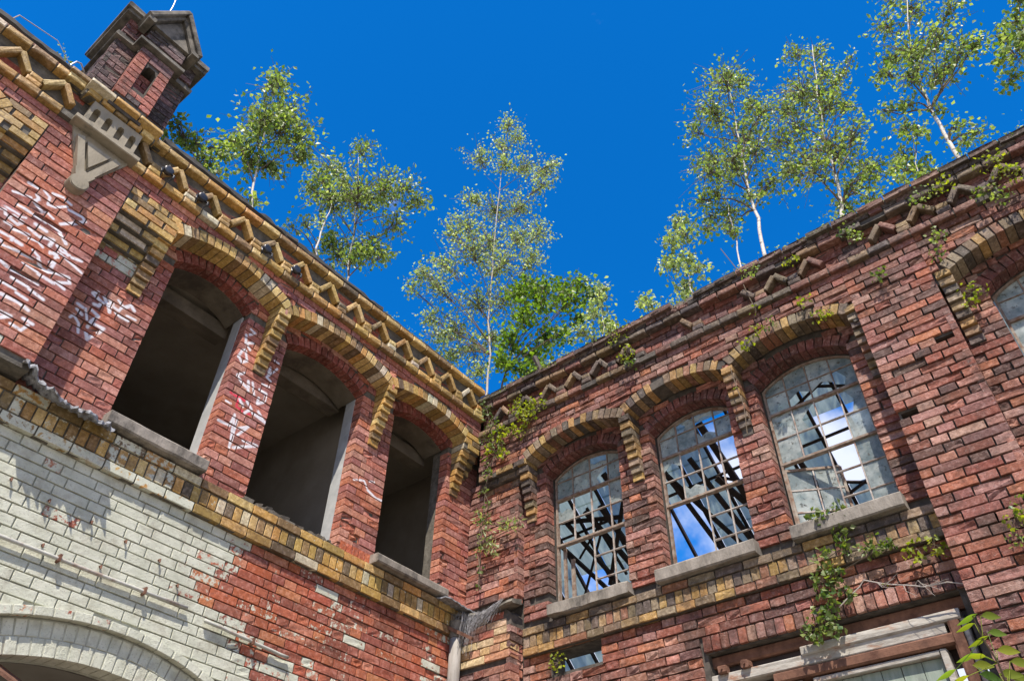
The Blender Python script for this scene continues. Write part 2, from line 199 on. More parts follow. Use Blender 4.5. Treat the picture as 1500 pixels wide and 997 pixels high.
def brick_material(name, soot, lime, rough=0.85, graffiti=False, paint=False, bstr=0.55, warm=0.12):
    """fired clay; own colour comes per brick (object colour or mesh attribute)"""
    m, nd, lk, bs = new_mat(name)
    oi = N(nd, 'ShaderNodeObjectInfo')
    at = N(nd, 'ShaderNodeAttribute', attribute_name='bcol')
    base = mixc(nd, lk, 1.0, oi.outputs['Color'], at.outputs['Color'], 'ADD')
    geo = N(nd, 'ShaderNodeNewGeometry')
    pos = geo.outputs['Position']
    f1 = ntex(nd, lk, pos, 42, 4, .62, .3, .75)
    col = mixc(nd, lk, mth(nd, lk, 'MULTIPLY', f1, .85), base, mixc(nd, lk, 1.0, base, (.45, .38, .40), 'MULTIPLY'))
    f2 = ntex(nd, lk, pos, 26, 4, .6, .50, .66)
    col = mixc(nd, lk, mth(nd, lk, 'MULTIPLY', f2, warm * 5), col, mixc(nd, lk, .30, mixc(nd, lk, 1.0, base, (1.45, 1.5, 1.6), 'MULTIPLY'), (.50, .40, .36)))
    f5 = ntex(nd, lk, pos, 110, 3, .6, .56, .70)
    col = mixc(nd, lk, mth(nd, lk, 'MULTIPLY', f5, .55), col, (.07, .05, .045))
    # soot and algae crust
    f3 = ntex(nd, lk, pos, 5.5, 5, .68, .62 - soot * .3, .78 - soot * .2)
    col = mixc(nd, lk, mth(nd, lk, 'MULTIPLY', f3, min(1, .35 + soot)), col, (.045, .040, .036))
    # rain streaks and soot that run across many bricks
    ms = N(nd, 'ShaderNodeMapping'); ms.inputs['Scale'].default_value = (2.6, 2.6, .8); lk.new(pos, ms.inputs[0])
    f6 = ntex(nd, lk, ms.outputs[0], 1.1, 6, .62, .46, .66)
    col = mixc(nd, lk, mth(nd, lk, 'MULTIPLY', f6, .28 + soot * .6), col, mixc(nd, lk, 1.0, col, (.32, .30, .30), 'MULTIPLY'))
    # lime bloom and old distemper
    f4 = ntex(nd, lk, pos, 23, 5, .7, .70 - lime * .22, .80 - lime * .12)
    col = mixc(nd, lk, mth(nd, lk, 'MULTIPLY', f4, .35 + lime * .9), col, (.56, .50, .47))
    f7 = ntex(nd, lk, pos, 70, 4, .7, .66 - lime * .15, .72 - lime * .12)
    col = mixc(nd, lk, mth(nd, lk, 'MULTIPLY', f7, lime * 1.6), col, (.58, .52, .48))
    if paint:
        ap = N(nd, 'ShaderNodeAttribute', attribute_name='bpaint')
        amt = mth(nd, lk, 'ADD', oi.outputs['Alpha'], ap.outputs['Fac'])
        fn = ntex(nd, lk, pos, 20, 5, .65)
        th = mth(nd, lk, 'SUBTRACT', mth(nd, lk, 'ADD', fn, amt), .93)
        msk = mth(nd, lk, 'MULTIPLY', th, 14, True)
        pv = ntex(nd, lk, pos, 8, 4, .6, .3, .7)
        pc = mixc(nd, lk, pv, (.46, .475, .385), (.62, .63, .535))
        gr = ntex(nd, lk, pos, 6.5, 6, .72, .50, .68)
        pc = mixc(nd, lk, mth(nd, lk, 'MULTIPLY', gr, .45), pc, (.25, .22, .16))
        gf = ntex(nd, lk, pos, 60, 4, .7, .58, .66)
        pc = mixc(nd, lk, mth(nd, lk, 'MULTIPLY', gf, .5), pc, (.17, .15, .12))
        col = mixc(nd, lk, msk, col, pc)
    if graffiti:
        im = raster_strokes()
        sp = N(nd, 'ShaderNodeSeparateXYZ'); lk.new(pos, sp.inputs[0])
        u = mth(nd, lk, 'DIVIDE', mth(nd, lk, 'MULTIPLY', sp.outputs[1], -1.0), GU1 - GU0)
        v = mth(nd, lk, 'DIVIDE', mth(nd, lk, 'SUBTRACT', sp.outputs[2], GZ0), GZ1 - GZ0)
        cb = N(nd, 'ShaderNodeCombineXYZ'); lk.new(u, cb.inputs[0]); lk.new(v, cb.inputs[1])
        ti = N(nd, 'ShaderNodeTexImage', image=im, extension='CLIP'); lk.new(cb.outputs[0], ti.inputs[0])
        ss = N(nd, 'ShaderNodeSeparateColor'); lk.new(ti.outputs[0], ss.inputs[0])
        sn = N(nd, 'ShaderNodeSeparateXYZ'); lk.new(geo.outputs['Normal'], sn.inputs[0])
        face = mth(nd, lk, 'GREATER_THAN', sn.outputs[0], .5)
        near = mth(nd, lk, 'LESS_THAN', sp.outputs[0], .06)
        near2 = mth(nd, lk, 'MULTIPLY', near, mth(nd, lk, 'GREATER_THAN', sp.outputs[0], -.26))
        fm = mth(nd, lk, 'MULTIPLY', face, near2)
        wear = ntex(nd, lk, pos, 34, 3, .6, .22, .42)
        fm = mth(nd, lk, 'MULTIPLY', fm, wear)
        col = mixc(nd, lk, mth(nd, lk, 'MULTIPLY', ss.outputs[1], fm), col, (.62, .04, .08))
        col = mixc(nd, lk, mth(nd, lk, 'MULTIPLY', ss.outputs[0], fm), col, (.72, .70, .74))
    lk.new(col, bs.inputs['Base Color'])
    bs.inputs['Roughness'].default_value = rough
    bs.inputs['Specular IOR Level'].default_value = .3
    h = mth(nd, lk, 'ADD', ntex(nd, lk, pos, 95, 6, .75), mth(nd, lk, 'MULTIPLY', ntex(nd, lk, pos, 34, 3), .7))
    bump(nd, lk, bs, h, bstr, .014)
    return m

def simple_material(name, c1, c2, scale=12, rough=.85, metal=0.0, bstr=.4, stain=None, stain_amt=.5, spec=.3, stretch=None):
    m, nd, lk, bs = new_mat(name)
    geo = N(nd, 'ShaderNodeNewGeometry')
    vec = geo.outputs['Position']
    if stretch:
        mp = N(nd, 'ShaderNodeMapping'); mp.inputs['Scale'].default_value = stretch
        lk.new(vec, mp.inputs[0]); vec = mp.outputs[0]
    col = mixc(nd, lk, ntex(nd, lk, vec, scale, 5, .6, .3, .7), c1, c2)
    if stain:
        col = mixc(nd, lk, mth(nd, lk, 'MULTIPLY', ntex(nd, lk, vec, scale * .45, 5, .7, .52, .66), stain_amt), col, stain)
    lk.new(col, bs.inputs['Base Color'])
    bs.inputs['Roughness'].default_value = rough
    bs.inputs['Metallic'].default_value = metal
    bs.inputs['Specular IOR Level'].default_value = spec
    bump(nd, lk, bs, ntex(nd, lk, vec, scale * 4, 4, .65), bstr, .006)
    return m

def leaf_material(name, c1, c2, gloss=.35, trans=.5):
    gloss += .10
    m, nd, lk, bs = new_mat(name)
    at = N(nd, 'ShaderNodeAttribute', attribute_name='rnd')
    col = mixc(nd, lk, at.outputs['Fac'], c1, c2)
    lk.new(col, bs.inputs['Base Color'])
    bs.inputs['Roughness'].default_value = gloss
    bs.inputs['Specular IOR Level'].default_value = .6
    tr = N(nd, 'ShaderNodeBsdfTranslucent')
    lk.new(mixc(nd, lk, 1.0, col, (1.6, 1.7, .6), 'MULTIPLY'), tr.inputs[0])
    mx = N(nd, 'ShaderNodeMixShader'); mx.inputs[0].default_value = trans
    lk.new(bs.outputs[0], mx.inputs[1]); lk.new(tr.outputs[0], mx.inputs[2])
    lk.new(mx.outputs[0], nd['Material Output'].inputs[0])
    return m

M = {}
M['brick_left'] = brick_material('red_brick_with_paint', .14, .24, graffiti=True, paint=True)
M['brick_right'] = brick_material('weathered_red_brick', .38, .26, bstr=.9)
M['yellow_left'] = brick_material('yellow_clinker', .24, .02, rough=.55, paint=True, bstr=.3)
M['yellow_right'] = brick_material('sooty_yellow_clinker', .42, .10, rough=.7, bstr=.6)
M['brick_dark'] = brick_material('sooty_turret_brick', .42, .30, bstr=.9)
M['mortar'] = simple_material('old_lime_mortar', (.065, .058, .048), (.17, .155, .13), 14, .95, stain=(.05, .045, .04), bstr=.8)
M['mortar_dark'] = simple_material('sooty_mortar', (.045, .04, .035), (.12, .105, .09), 14, .95, stain=(.03, .028, .025), bstr=.9)
M['mortar_paint'] = simple_material('painted_mortar', (.27, .275, .22), (.46, .465, .39), 14, .9, stain=(.16, .14, .12), stain_amt=.6, bstr=.8)
M['stone'] = simple_material('console_sandstone', (.24, .21, .155), (.33, .29, .22), 9, .85, bstr=.5, stain=(.11, .10, .08), stain_amt=.85, stretch=(1.4, 1.4, .5))
M['sill'] = simple_material('window_sill_stone', (.15, .135, .115), (.30, .27, .235), 11, .9, bstr=1.0, stain=(.06, .055, .05), stain_amt=.9, stretch=(1, 1, .5))
M['dark_stone'] = simple_material('blackened_stone', (.07, .065, .055), (.22, .20, .17), 9, .9, bstr=.7, stain=(.03, .03, .028), stain_amt=.8)
M['plaster'] = simple_material('grimy_plaster', (.30, .29, .26), (.40, .38, .34), 4, .95, bstr=.5, stain=(.16, .14, .12), stain_amt=.6)
M['plaster_white'] = simple_material('white_reveal_plaster', (.30, .31, .31), (.44, .45, .45), 6, .9, bstr=.3, stain=(.36, .36, .36), stain_amt=.5)
M['room'] = simple_material('brown_room_plaster', (.25, .22, .175), (.35, .31, .25), 2.2, .95, bstr=.3, stain=(.20, .17, .13), stain_amt=.5)
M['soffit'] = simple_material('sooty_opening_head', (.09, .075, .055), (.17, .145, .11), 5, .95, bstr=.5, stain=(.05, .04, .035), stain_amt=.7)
M['tar'] = simple_material('roofing_felt', (.025, .024, .022), (.06, .055, .05), 8, .85, bstr=.4)
M['coping'] = simple_material('mossy_coping', (.10, .085, .07), (.24, .20, .17), 12, .95, bstr=1.0, stain=(.05, .06, .03), stain_amt=.8)
M['frame'] = simple_material('rusty_window_frame', (.30, .27, .23), (.16, .085, .05), 20, .75, bstr=.4, stain=(.12, .055, .03), stain_amt=.7)
M['bar'] = simple_material('flaking_white_bar', (.46, .43, .40), (.25, .20, .17), 26, .7, bstr=.4, stain=(.20, .10, .06), stain_amt=.8)
M['steel'] = simple_material('black_rusted_steel', (.018, .014, .013), (.05, .032, .026), 10, .7, bstr=.3)
M['rust'] = simple_material('orange_rust', (.10, .05, .034), (.20, .10, .065), 14, .85, bstr=.6, stain=(.07, .03, .02), stain_amt=.8)
M['board'] = simple_material('weathered_board', (.24, .22, .19), (.42, .40, .36), 10, .8, bstr=.5, stain=(.24, .12, .07), stain_amt=.9, stretch=(1, 1, 3))
M['green_panel'] = simple_material('faded_green_panel', (.17, .22, .18), (.27, .31, .27), 7, .8, bstr=.3, stain=(.15, .17, .15), stain_amt=.6, stretch=(4, 4, .7))
M['pipe'] = simple_material('grey_downpipe', (.20, .185, .165), (.32, .30, .28), 10, .6, bstr=.3, stain=(.16, .14, .12), stain_amt=.7, stretch=(2, 2, .4))
M['metal_light'] = simple_material('galvanised_wire', (.62, .62, .62), (.72, .72, .72), 20, .35, metal=.6, bstr=.1)
M['conduit'] = simple_material('painted_conduit', (.34, .34, .31), (.46, .46, .42), 16, .6, bstr=.2, stain=(.2, .1, .06), stain_amt=.6)
M['lead'] = simple_material('crumpled_flashing', (.10, .10, .11), (.36, .38, .42), 24, .6, bstr=1.0, stain=(.09, .07, .05), stain_amt=.9)
M['cobweb'] = simple_material('grey_fibres', (.10, .10, .11), (.50, .50, .52), 30, .9, bstr=.1)
M['fitting'] = simple_material('blackened_fitting', (.03, .03, .032), (.07, .07, .075), 16, .35, metal=.5, bstr=.3)
M['bark'] = simple_material('birch_bark', (.50, .47, .43), (.66, .62, .58), 14, .8, bstr=.5, stain=(.06, .05, .045), stain_amt=1.0, stretch=(1, 1, 2.5))
M['twig'] = simple_material('brown_twig', (.09, .07, .05), (.17, .13, .09), 20, .85, bstr=.3)
M['drytwig'] = simple_material('bleached_twig', (.34, .30, .26), (.46, .42, .38), 20, .8, bstr=.3)
M['ground'] = simple_material('dusty_yard_gravel', (.21, .18, .14), (.30, .265, .21), 3, .95, bstr=.6, stain=(.10, .13, .06), stain_amt=.7)
M['leaf_birch'] = leaf_material('birch_leaf', (.08, .15, .025), (.34, .41, .15), .34, .45)
M['leaf_pale'] = leaf_material('pale_birch_leaf', (.12, .19, .06), (.46, .52, .30), .36, .45)
M['leaf_green'] = leaf_material('fresh_green_leaf', (.055, .125, .01), (.19, .29, .035), .38, .5)
M['leaf_yellow'] = leaf_material('yellowish_leaf', (.14, .20, .015), (.34, .36, .03), .45, .5)
M['leaf_ivy'] = leaf_material('ivy_leaf', (.05, .11, .02), (.20, .24, .06), .4, .4)

def glass_pane_material():
    m, nd, lk, bs = new_mat('dirty_window_glass')
    geo = N(nd, 'ShaderNodeNewGeometry')
    pos = geo.outputs['Position']
    oi = N(nd, 'ShaderNodeObjectInfo')
    dirt = mth(nd, lk, 'ADD', ntex(nd, lk, pos, 9, 5, .65, .30, .66), mth(nd, lk, 'MULTIPLY', mth(nd, lk, 'SUBTRACT', oi.outputs['Random'], .5), .7), True)
    col = mixc(nd, lk, dirt, (.22, .28, .29), (.60, .64, .62))
    col = mixc(nd, lk, ntex(nd, lk, pos, 24, 5, .7, .56, .66), col, (.13, .12, .10))
    lk.new(col, bs.inputs['Base Color'])
    bs.inputs['Roughness'].default_value = .35
    tl = N(nd, 'ShaderNodeBsdfTranslucent'); lk.new(col, tl.inputs[0])
    mx = N(nd, 'ShaderNodeMixShader'); mx.inputs[0].default_value = .5
    lk.new(bs.outputs[0], mx.inputs[1]); lk.new(tl.outputs[0], mx.inputs[2])
    tr = N(nd, 'ShaderNodeBsdfTransparent'); tr.inputs[0].default_value = (.80, .88, .88, 1)
    mx2 = N(nd, 'ShaderNodeMixShader')
    cl = mth(nd, lk, 'MULTIPLY', ntex(nd, lk, pos, 5, 4, .6, .34, .70), mth(nd, lk, 'ADD', oi.outputs['Random'], .6))
    lk.new(mth(nd, lk, 'MULTIPLY', cl, .42), mx2.inputs[0])
    lk.new(mx.outputs[0], mx2.inputs[1]); lk.new(tr.outputs[0], mx2.inputs[2])
    lk.new(mx2.outputs[0], nd['Material Output'].inputs[0])
    return m
M['pane'] = glass_pane_material()

def roof_glass_material():
    m, nd, lk, bs = new_mat('algae_coated_roof_glass')
    geo = N(nd, 'ShaderNodeNewGeometry')
    mp = N(nd, 'ShaderNodeMapping'); mp.inputs['Scale'].default_value = (5, .8, .8)
    lk.new(geo.outputs['Position'], mp.inputs[0])
    s = ntex(nd, lk, mp.outputs[0], 3.2, 5, .65, .3, .72)
    col = mixc(nd, lk, s, (.36, .42, .41), (.62, .66, .62))
    lk.new(col, bs.inputs['Base Color'])
    bs.inputs['Roughness'].default_value = .5
    tl = N(nd, 'ShaderNodeBsdfTranslucent'); lk.new(col, tl.inputs[0])
    mx = N(nd, 'ShaderNodeMixShader'); mx.inputs[0].default_value = .75
    lk.new(bs.outputs[0], mx.inputs[1]); lk.new(tl.outputs[0], mx.inputs[2])
    tr = N(nd, 'ShaderNodeBsdfTransparent'); tr.inputs[0].default_value = (.75, .88, .88, 1)
    mx2 = N(nd, 'ShaderNodeMixShader'); mx2.inputs[0].default_value = .22
    lk.new(mx.outputs[0], mx2.inputs[1]); lk.new(tr.outputs[0], mx2.inputs[2])
    lk.new(mx2.outputs[0], nd['Material Output'].inputs[0])
    return m
M['roof_glass'] = roof_glass_material()

# ---------------------------------------------------------------- object helpers
WORLD_OF = {}
def link(o, parent=None):
    COL.objects.link(o)
    if parent is not None:
        o.parent = parent
        o.matrix_parent_inverse = WORLD_OF.get(parent.name, Matrix.Identity(4)).inverted()
    return o

def thing(name, label, cat, loc=(0, 0, 0), group=None):
    o = bpy.data.objects.new(name, None)
    o.empty_display_size = .2
    COL.objects.link(o)
    o.location = loc
    WORLD_OF[o.name] = Matrix.Translation(loc)
    o['label'] = label; o['category'] = cat
    if group: o['group'] = group
    return o

class Acc:
    """collects faces for ONE mesh object"""
    def __init__(self):
        self.v, self.f, self.m, self.attr = [], [], [], []
    def add(self, verts, faces, mat=0, a=None):
        n = len(self.v)
        self.v.extend([tuple(p) for p in verts])
        self.f.extend([tuple(i + n for i in f) for f in faces])
        self.m.extend([mat] * len(faces))
        if a is not None: self.attr.extend([a] * len(verts))
    def box(self, c, ax, half, mat=0, jit=0.0, bev=0.0):
        """box with centre c, axes ax (3 vectors), half sizes; bev chamfers the long edges"""
        c = Vector(c); X, Y, Z = [Vector(a).normalized() for a in ax]
        hx, hy, hz = half
        if bev <= 0:
            pts = [(sx * hx, sy * hy, sz * hz) for sx in (-1, 1) for sy in (-1, 1) for sz in (-1, 1)]
            fs = [(0, 1, 3, 2), (4, 6, 7, 5), (0, 4, 5, 1), (2, 3, 7, 6), (0, 2, 6, 4), (1, 5, 7, 3)]
        else:
            b = min(bev, hy * .45, hz * .45)
            ring = [(-hy + b, -hz), (hy - b, -hz), (hy, -hz + b), (hy, hz - b), (hy - b, hz), (-hy + b, hz), (-hy, hz - b), (-hy, -hz + b)]
            pts = [(sx * hx, y, z) for sx in (-1, 1) for (y, z) in ring]
            fs = [tuple(range(7, -1, -1)), tuple(range(8, 16))] + [(i, (i + 1) % 8, 8 + (i + 1) % 8, 8 + i) for i in range(8)]
        P = [c + X * (p[0] + R.uniform(-jit, jit)) + Y * (p[1] + R.uniform(-jit, jit)) + Z * (p[2] + R.uniform(-jit, jit)) for p in pts]
        self.add(P, fs, mat)
    def abox(self, a, b, mat=0, jit=0.0, bev=0.0):
        a, b = Vector(a), Vector(b)
        c = (a + b) / 2; h = [(abs(b[i] - a[i])) / 2 for i in range(3)]
        # chamfer runs along the longest axis
        k = max(range(3), key=lambda i: h[i])
        axes = [Vector((1, 0, 0)), Vector((0, 1, 0)), Vector((0, 0, 1))]
        o = [k, (k + 1) % 3, (k + 2) % 3]
        self.box(c, [axes[i] for i in o], [h[i] for i in o], mat, jit, bev)
    def tube(self, pts, rad, sides=6, mat=0, a=None, cap=True):
        pts = [Vector(p) for p in pts]
        if not hasattr(rad, '__len__'): rad = [rad] * len(pts)
        rings = []
        ref = Vector((0.31, 0.17, 0.93))
        for i, p in enumerate(pts):
            t = (pts[min(i + 1, len(pts) - 1)] - pts[max(i - 1, 0)])
            if t.length < 1e-7: t = Vector((0, 0, 1))
            t.normalize()
            x = t.cross(ref)
            if x.length < .05: x = t.cross(Vector((1, 0, 0)))
            x.normalize(); y = t.cross(x)
            rings.append([p + (x * math.cos(2 * math.pi * k / sides) + y * math.sin(2 * math.pi * k / sides)) * rad[i] for k in range(sides)])
        vs = [q for r in rings for q in r]
        fs = [(i * sides + k, i * sides + (k + 1) % sides, (i + 1) * sides + (k + 1) % sides, (i + 1) * sides + k)
              for i in range(len(pts) - 1) for k in range(sides)]
        if cap:
            fs.append(tuple(range(sides - 1, -1, -1))); n0 = (len(pts) - 1) * sides
            fs.append(tuple(range(n0, n0 + sides)))
        self.add(vs, fs, mat, a)
    def build(self, name, mats, parent=None, smooth=False):
        me = bpy.data.meshes.new(name)
        me.from_pydata(self.v, [], self.f)
        for m in (mats if isinstance(mats, (list, tuple)) else [mats]): me.materials.append(m)
        if len(set(self.m)) > 1: me.polygons.foreach_set('material_index', self.m)
        if self.attr and len(self.attr) == len(self.v):
            at = me.attributes.new('rnd', 'FLOAT', 'POINT'); at.data.foreach_set('value', self.attr)
        if smooth: me.polygons.foreach_set('use_smooth', [True] * len(self.f))
        me.update()
        o = bpy.data.objects.new(name, me)
        o.color = (0, 0, 0, 0)
        return link(o, parent)

def tagp(o, label):
    o['label'] = label
    return o
def structure(o):
    o['kind'] = 'structure'
    return o

# ---------------------------------------------------------------- the two wall frames
class Wall:
    def __init__(self, side):
        self.side = side
        self.U = Vector((0, -1, 0)) if side == 'L' else Vector((1, 0, 0))
        self.Y = Vector((1, 0, 0)) if side == 'L' else Vector((0, -1, 0))
    def pt(self, u, d, z):
        return self.U * u + self.Y * d + Vector((0, 0, z))
WL, WR = Wall('L'), Wall('R')

class Arch:
    def __init__(self, a, b, zs, zc):
        self.a, self.b, self.zs, self.zc = a, b, zs, zc
        self.c = (a + b) / 2; w = (b - a) / 2; h = zc - zs
        self.R = (w * w + h * h) / (2 * h); self.z0 = zc - self.R
        self.th = math.asin(w / self.R)
    def curve(self, off=0, n=18, ext=0.0):
        th = self.th + ext
        return [(self.c + (self.R + off) * math.sin(t), self.z0 + (self.R + off) * math.cos(t))
                for t in [(-th + 2 * th * i / n) for i in range(n + 1)]]
    def poly(self, zb, off=0, n=18, side=0.0):
        c = self.curve(off, n)
        return [(self.a - side, zb)] + ([(self.a - side, c[0][1])] if side else []) + c + ([(self.b + side, c[-1][1])] if side else []) + [(self.b + side, zb)]
    def void(self, off=0.0, zb=-99, side=0.0):
        def f(z):
            if z < zb or z > self.zc + off: return None
            top = self.z0 + math.sqrt(max(0, (self.R + off) ** 2 - ((self.b - self.a) / 2) ** 2))
            if z <= self.zs + off * .6: return (self.a - side, self.b + side)
            h = math.sqrt(max(0, (self.R + off) ** 2 - (z - self.z0) ** 2))
            h = min(h, (self.b - self.a) / 2 + off * math.sin(self.th) + .006)
            return (self.c - h, self.c + h)
        return f
def rectvoid(a, b, z0, z1):
    return lambda z: (a, b) if z0 <= z <= z1 else None

def inpoly(p, poly):
    x, y = p; r = False; j = len(poly) - 1
    for i in range(len(poly)):
        xi, yi = poly[i]; xj, yj = poly[j]
        if (yi > y) != (yj > y) and x < (xj - xi) * (y - yi) / (yj - yi + 1e-12) + xi: r = not r
        j = i
    return r

def prism(acc, wall, poly, holes, d0, d1, mat=0):
    """solid slab between depths d0 (back) and d1 (front) with real openings"""
    pts, edges = [], []
    for loop in [poly] + list(holes):
        n = len(pts)
        pts += [Vector(p) for p in loop]
        edges += [(n + i, n + (i + 1) % len(loop)) for i in range(len(loop))]
    v, e, f, _, _, _ = delaunay_2d_cdt(pts, edges, [], 0, 1e-5)
    keep = []
    for t in f:
        cx = sum(v[i][0] for i in t) / len(t); cy = sum(v[i][1] for i in t) / len(t)
        if inpoly((cx, cy), poly) and not any(inpoly((cx, cy), h) for h in holes): keep.append(t)
    cnt = {}
    for t in keep:
        for i in range(len(t)):
            a, b = t[i], t[(i + 1) % len(t)]
            cnt[(a, b)] = 1
    sides = [(a, b) for (a, b) in cnt if (b, a) not in cnt]
    n = len(v)
    V = [wall.pt(p[0], d1, p[1]) for p in v] + [wall.pt(p[0], d0, p[1]) for p in v]
    F = [tuple(t) for t in keep] + [tuple(i + n for i in reversed(t)) for t in keep]
    F += [(b, a, a + n, b + n) for a, b in sides]
    if wall.side == 'L': F = [tuple(reversed(t)) for t in F]
    acc.add(V, F, mat)

# ---------------------------------------------------------------- bricks
TM = {}
def template(L, H, D, kind, var):
    key = (L, H, D, kind, var)
    if key in TM: return TM[key]
    rr = random.Random(hash((int(L * 1000), int(H * 1000), int(D * 1000), {'n': 1, 'r': 2, 's': 3, 'x': 4, 'k': 5}[kind], var)))
    b = {'n': .0025, 'r': .0045, 's': .006, 'x': .003, 'k': .009}[kind]
    j = {'n': .0010, 'r': .0022, 's': .0035, 'x': .0008, 'k': .002}[kind]
    xs = [-L / 2, 0, L / 2]; zs = [-H / 2, 0, H / 2]
    ring = [(-1, -1), (0, -1), (1, -1), (1, 0), (1, 1), (0, 1), (-1, 1), (-1, 0)]
    V = []
    for (i, k) in ring: V.append([i * L / 2, -D, k * H / 2])
    for (i, k) in ring:
        V.append([i * L / 2 + rr.uniform(-j, j), -b * (1.0 if kind != 's' else rr.uniform(.8, 1.8)), k * H / 2 + rr.uniform(-j, j)])
    for (i, k) in ring + [(0, 0)]:
        dep = 0.0
        if kind == 'r': dep = -min(.010, abs(rr.gauss(0, .0035)))
        if kind == 's': dep = -rr.uniform(.001, .021)
        if kind == 'k' and (i, k) != (0, 0): dep = -.003
        V.append([i * (L / 2 - b) + rr.uniform(-j, j), dep + rr.uniform(-j, 0) * .5, k * (H / 2 - b) + rr.uniform(-j, j)])
    F = []
    for i in range(8):
        n = (i + 1) % 8
        F.append((i, n, 8 + n, 8 + i)); F.append((8 + i, 8 + n, 16 + n, 16 + i))
    F += [(16, 17, 24, 23), (17, 18, 19, 24), (24, 19, 20, 21), (23, 24, 21, 22)]
    V = np.array(V, float)
    FF = []
    for f in F:
        p = V[list(f)]
        nrm = np.cross(p[2] - p[0], p[3] - p[1])
        c = p.mean(0) - np.array([0, -D / 2, 0])
        FF.append(f if nrm @ c > 0 else tuple(reversed(f)))
    TM[key] = (V, np.array(FF, int))
    return TM[key]

MESH_OF = {}
def shared_mesh(key, mat, name):
    k = (key, mat.name)
    if k not in MESH_OF:
        V, F = template(*key)
        me = bpy.data.meshes.new(name)
        me.from_pydata(V.tolist(), [], F.tolist())
        me.materials.append(mat)
        MESH_OF[k] = me
    return MESH_OF[k]

CAMR = np.array([list(rt2), list(up2), list(fw)])
CAMC = np.array(list(CAM))
def screen(p):
    q = CAMR @ (np.array(p) - CAMC)
    if q[2] < .1: return None
    return (750 + 1153.25 * q[0] / q[2], 498.5 - 1153.25 * q[1] / q[2], q[2])

class Rec:
    __slots__ = ('key', 'M', 'o', 'col', 'p', 'rank')

def rec(lst, wall, u, z, d, L, H, D, kind='n', ang=0.0, col=(.3, .1, .07), paint=0.0, tilt=0.0, stretch=None, dj=.002):
    """one brick: centre (u,z), front face at depth d, turned by ang in the wall's plane"""
    r = Rec()
    base = (L, H, D)
    if stretch: base = stretch
    r.key = (*base, kind, R.randrange(5))
    X = wall.U * math.cos(ang) + Vector((0, 0, math.sin(ang)))
    want = wall.U * -math.sin(ang) + Vector((0, 0, math.cos(ang)))
    Y = wall.Y.copy()
    if tilt:
        Y = (Y + Vector((0, 0, tilt))).normalized()
    Z = X.cross(Y)
    if Z.dot(want) < 0: X = -X; Z = -Z
    o = wall.pt(u, d + R.uniform(-dj, dj), z)
    r.M = np.array([list(X * (L / base[0])), list(Y * (D / base[2])), list(Z * (H / base[1]))]).T
    r.o = np.array(list(o)); r.col = col; r.p = paint
    s = screen(r.o)
    r.rank = 0
    if s and -5 < s[0] < 1505 and -5 < s[1] < 1002:
        v = (CAMC - r.o); dist = np.linalg.norm(v)
        r.rank = L * H * max(.05, float(v @ np.array(list(Y))) / dist) / dist ** 2
    lst.append(r)
    return r

def emit(lst, name, mat, parent, limit=300, stuff_name=None):
    lst = sorted(lst, key=lambda r: -r.rank)
    k = 0
    rest = []
    for r in lst:
        if k < limit and r.rank > 0:
            o = bpy.data.objects.new(name, shared_mesh(r.key, mat, name))
            o.color = (*r.col, r.p)
            COL.objects.link(o)
            m = Matrix.Identity(4)
            for i in range(3):
                for j in range(3): m[i][j] = r.M[i][j]
                m[i][3] = r.o[i]
            o.parent = parent
            o.matrix_parent_inverse = WORLD_OF.get(parent.name, Matrix.Identity(4)).inverted()
            o.matrix_basis = m
            k += 1
        else: rest.append(r)
    if not rest: return
    Vs, Fs, Cs, Ps = [], [], [], []
    n = 0
    for r in rest:
        V, F = template(*r.key)
        Vs.append(V @ r.M.T + r.o); Fs.append(F + n); n += len(V)
        Cs.append(np.tile(np.array([*r.col, 1.0]), (len(V), 1))); Ps.append(np.full(len(V), r.p))
    V = np.concatenate(Vs); F = np.concatenate(Fs); Cc = np.concatenate(Cs); P = np.concatenate(Ps)
    me = bpy.data.meshes.new(stuff_name or name)
    me.vertices.add(len(V)); me.vertices.foreach_set('co', V.ravel())
    me.loops.add(len(F) * 4); me.loops.foreach_set('vertex_index', F.ravel())
    me.polygons.add(len(F)); me.polygons.foreach_set('loop_start', np.arange(len(F)) * 4)
    me.polygons.foreach_set('loop_total', np.full(len(F), 4))
    me.update(calc_edges=True); me.validate(); me.shade_flat()
    a = me.attributes.new('bcol', 'FLOAT_COLOR', 'POINT'); a.data.foreach_set('color', Cc.ravel())
    a = me.attributes.new('bpaint', 'FLOAT', 'POINT'); a.data.foreach_set('value', P)
    me.materials.append(mat)
    o = bpy.data.objects.new(stuff_name or name, me)
    o.color = (0, 0, 0, 0)
    o['kind'] = 'stuff'
    link(o, parent)

CRS = .077
def vary(c, amt=.10):
    k = 1 + R.uniform(-amt, amt)
    return tuple(max(.01, x * k * (1 + R.uniform(-.05, .05))) for x in c)
PAL_L = [(.50, .155, .085), (.41, .115, .070), (.56, .21, .10), (.37, .12, .085), (.47, .13, .06), (.30, .10, .07), (.54, .22, .14), (.44, .16, .11)]
PAL_R = [(.38, .145, .10), (.31, .11, .08), (.25, .10, .075), (.42, .20, .155), (.19, .10, .09), (.44, .17, .10), (.44, .26, .22), (.35, .15, .125), (.27, .135, .115), (.15, .09, .08), (.36, .19, .17)]
PAL_LU = [(.44, .165, .125), (.36, .125, .10), (.50, .21, .14), (.33, .13, .115), (.42, .14, .085), (.26, .10, .085), (.49, .24, .19), (.40, .17, .15)]
PAL_YL = [(.56, .37, .11), (.47, .31, .10), (.64, .46, .18), (.38, .25, .08), (.56, .32, .09), (.30, .20, .085)]
PAL_YR = [(.42, .27, .09), (.32, .22, .11), (.20, .15, .09), (.46, .28, .10), (.27, .21, .14), (.12, .095, .075), (.30, .14, .08)]
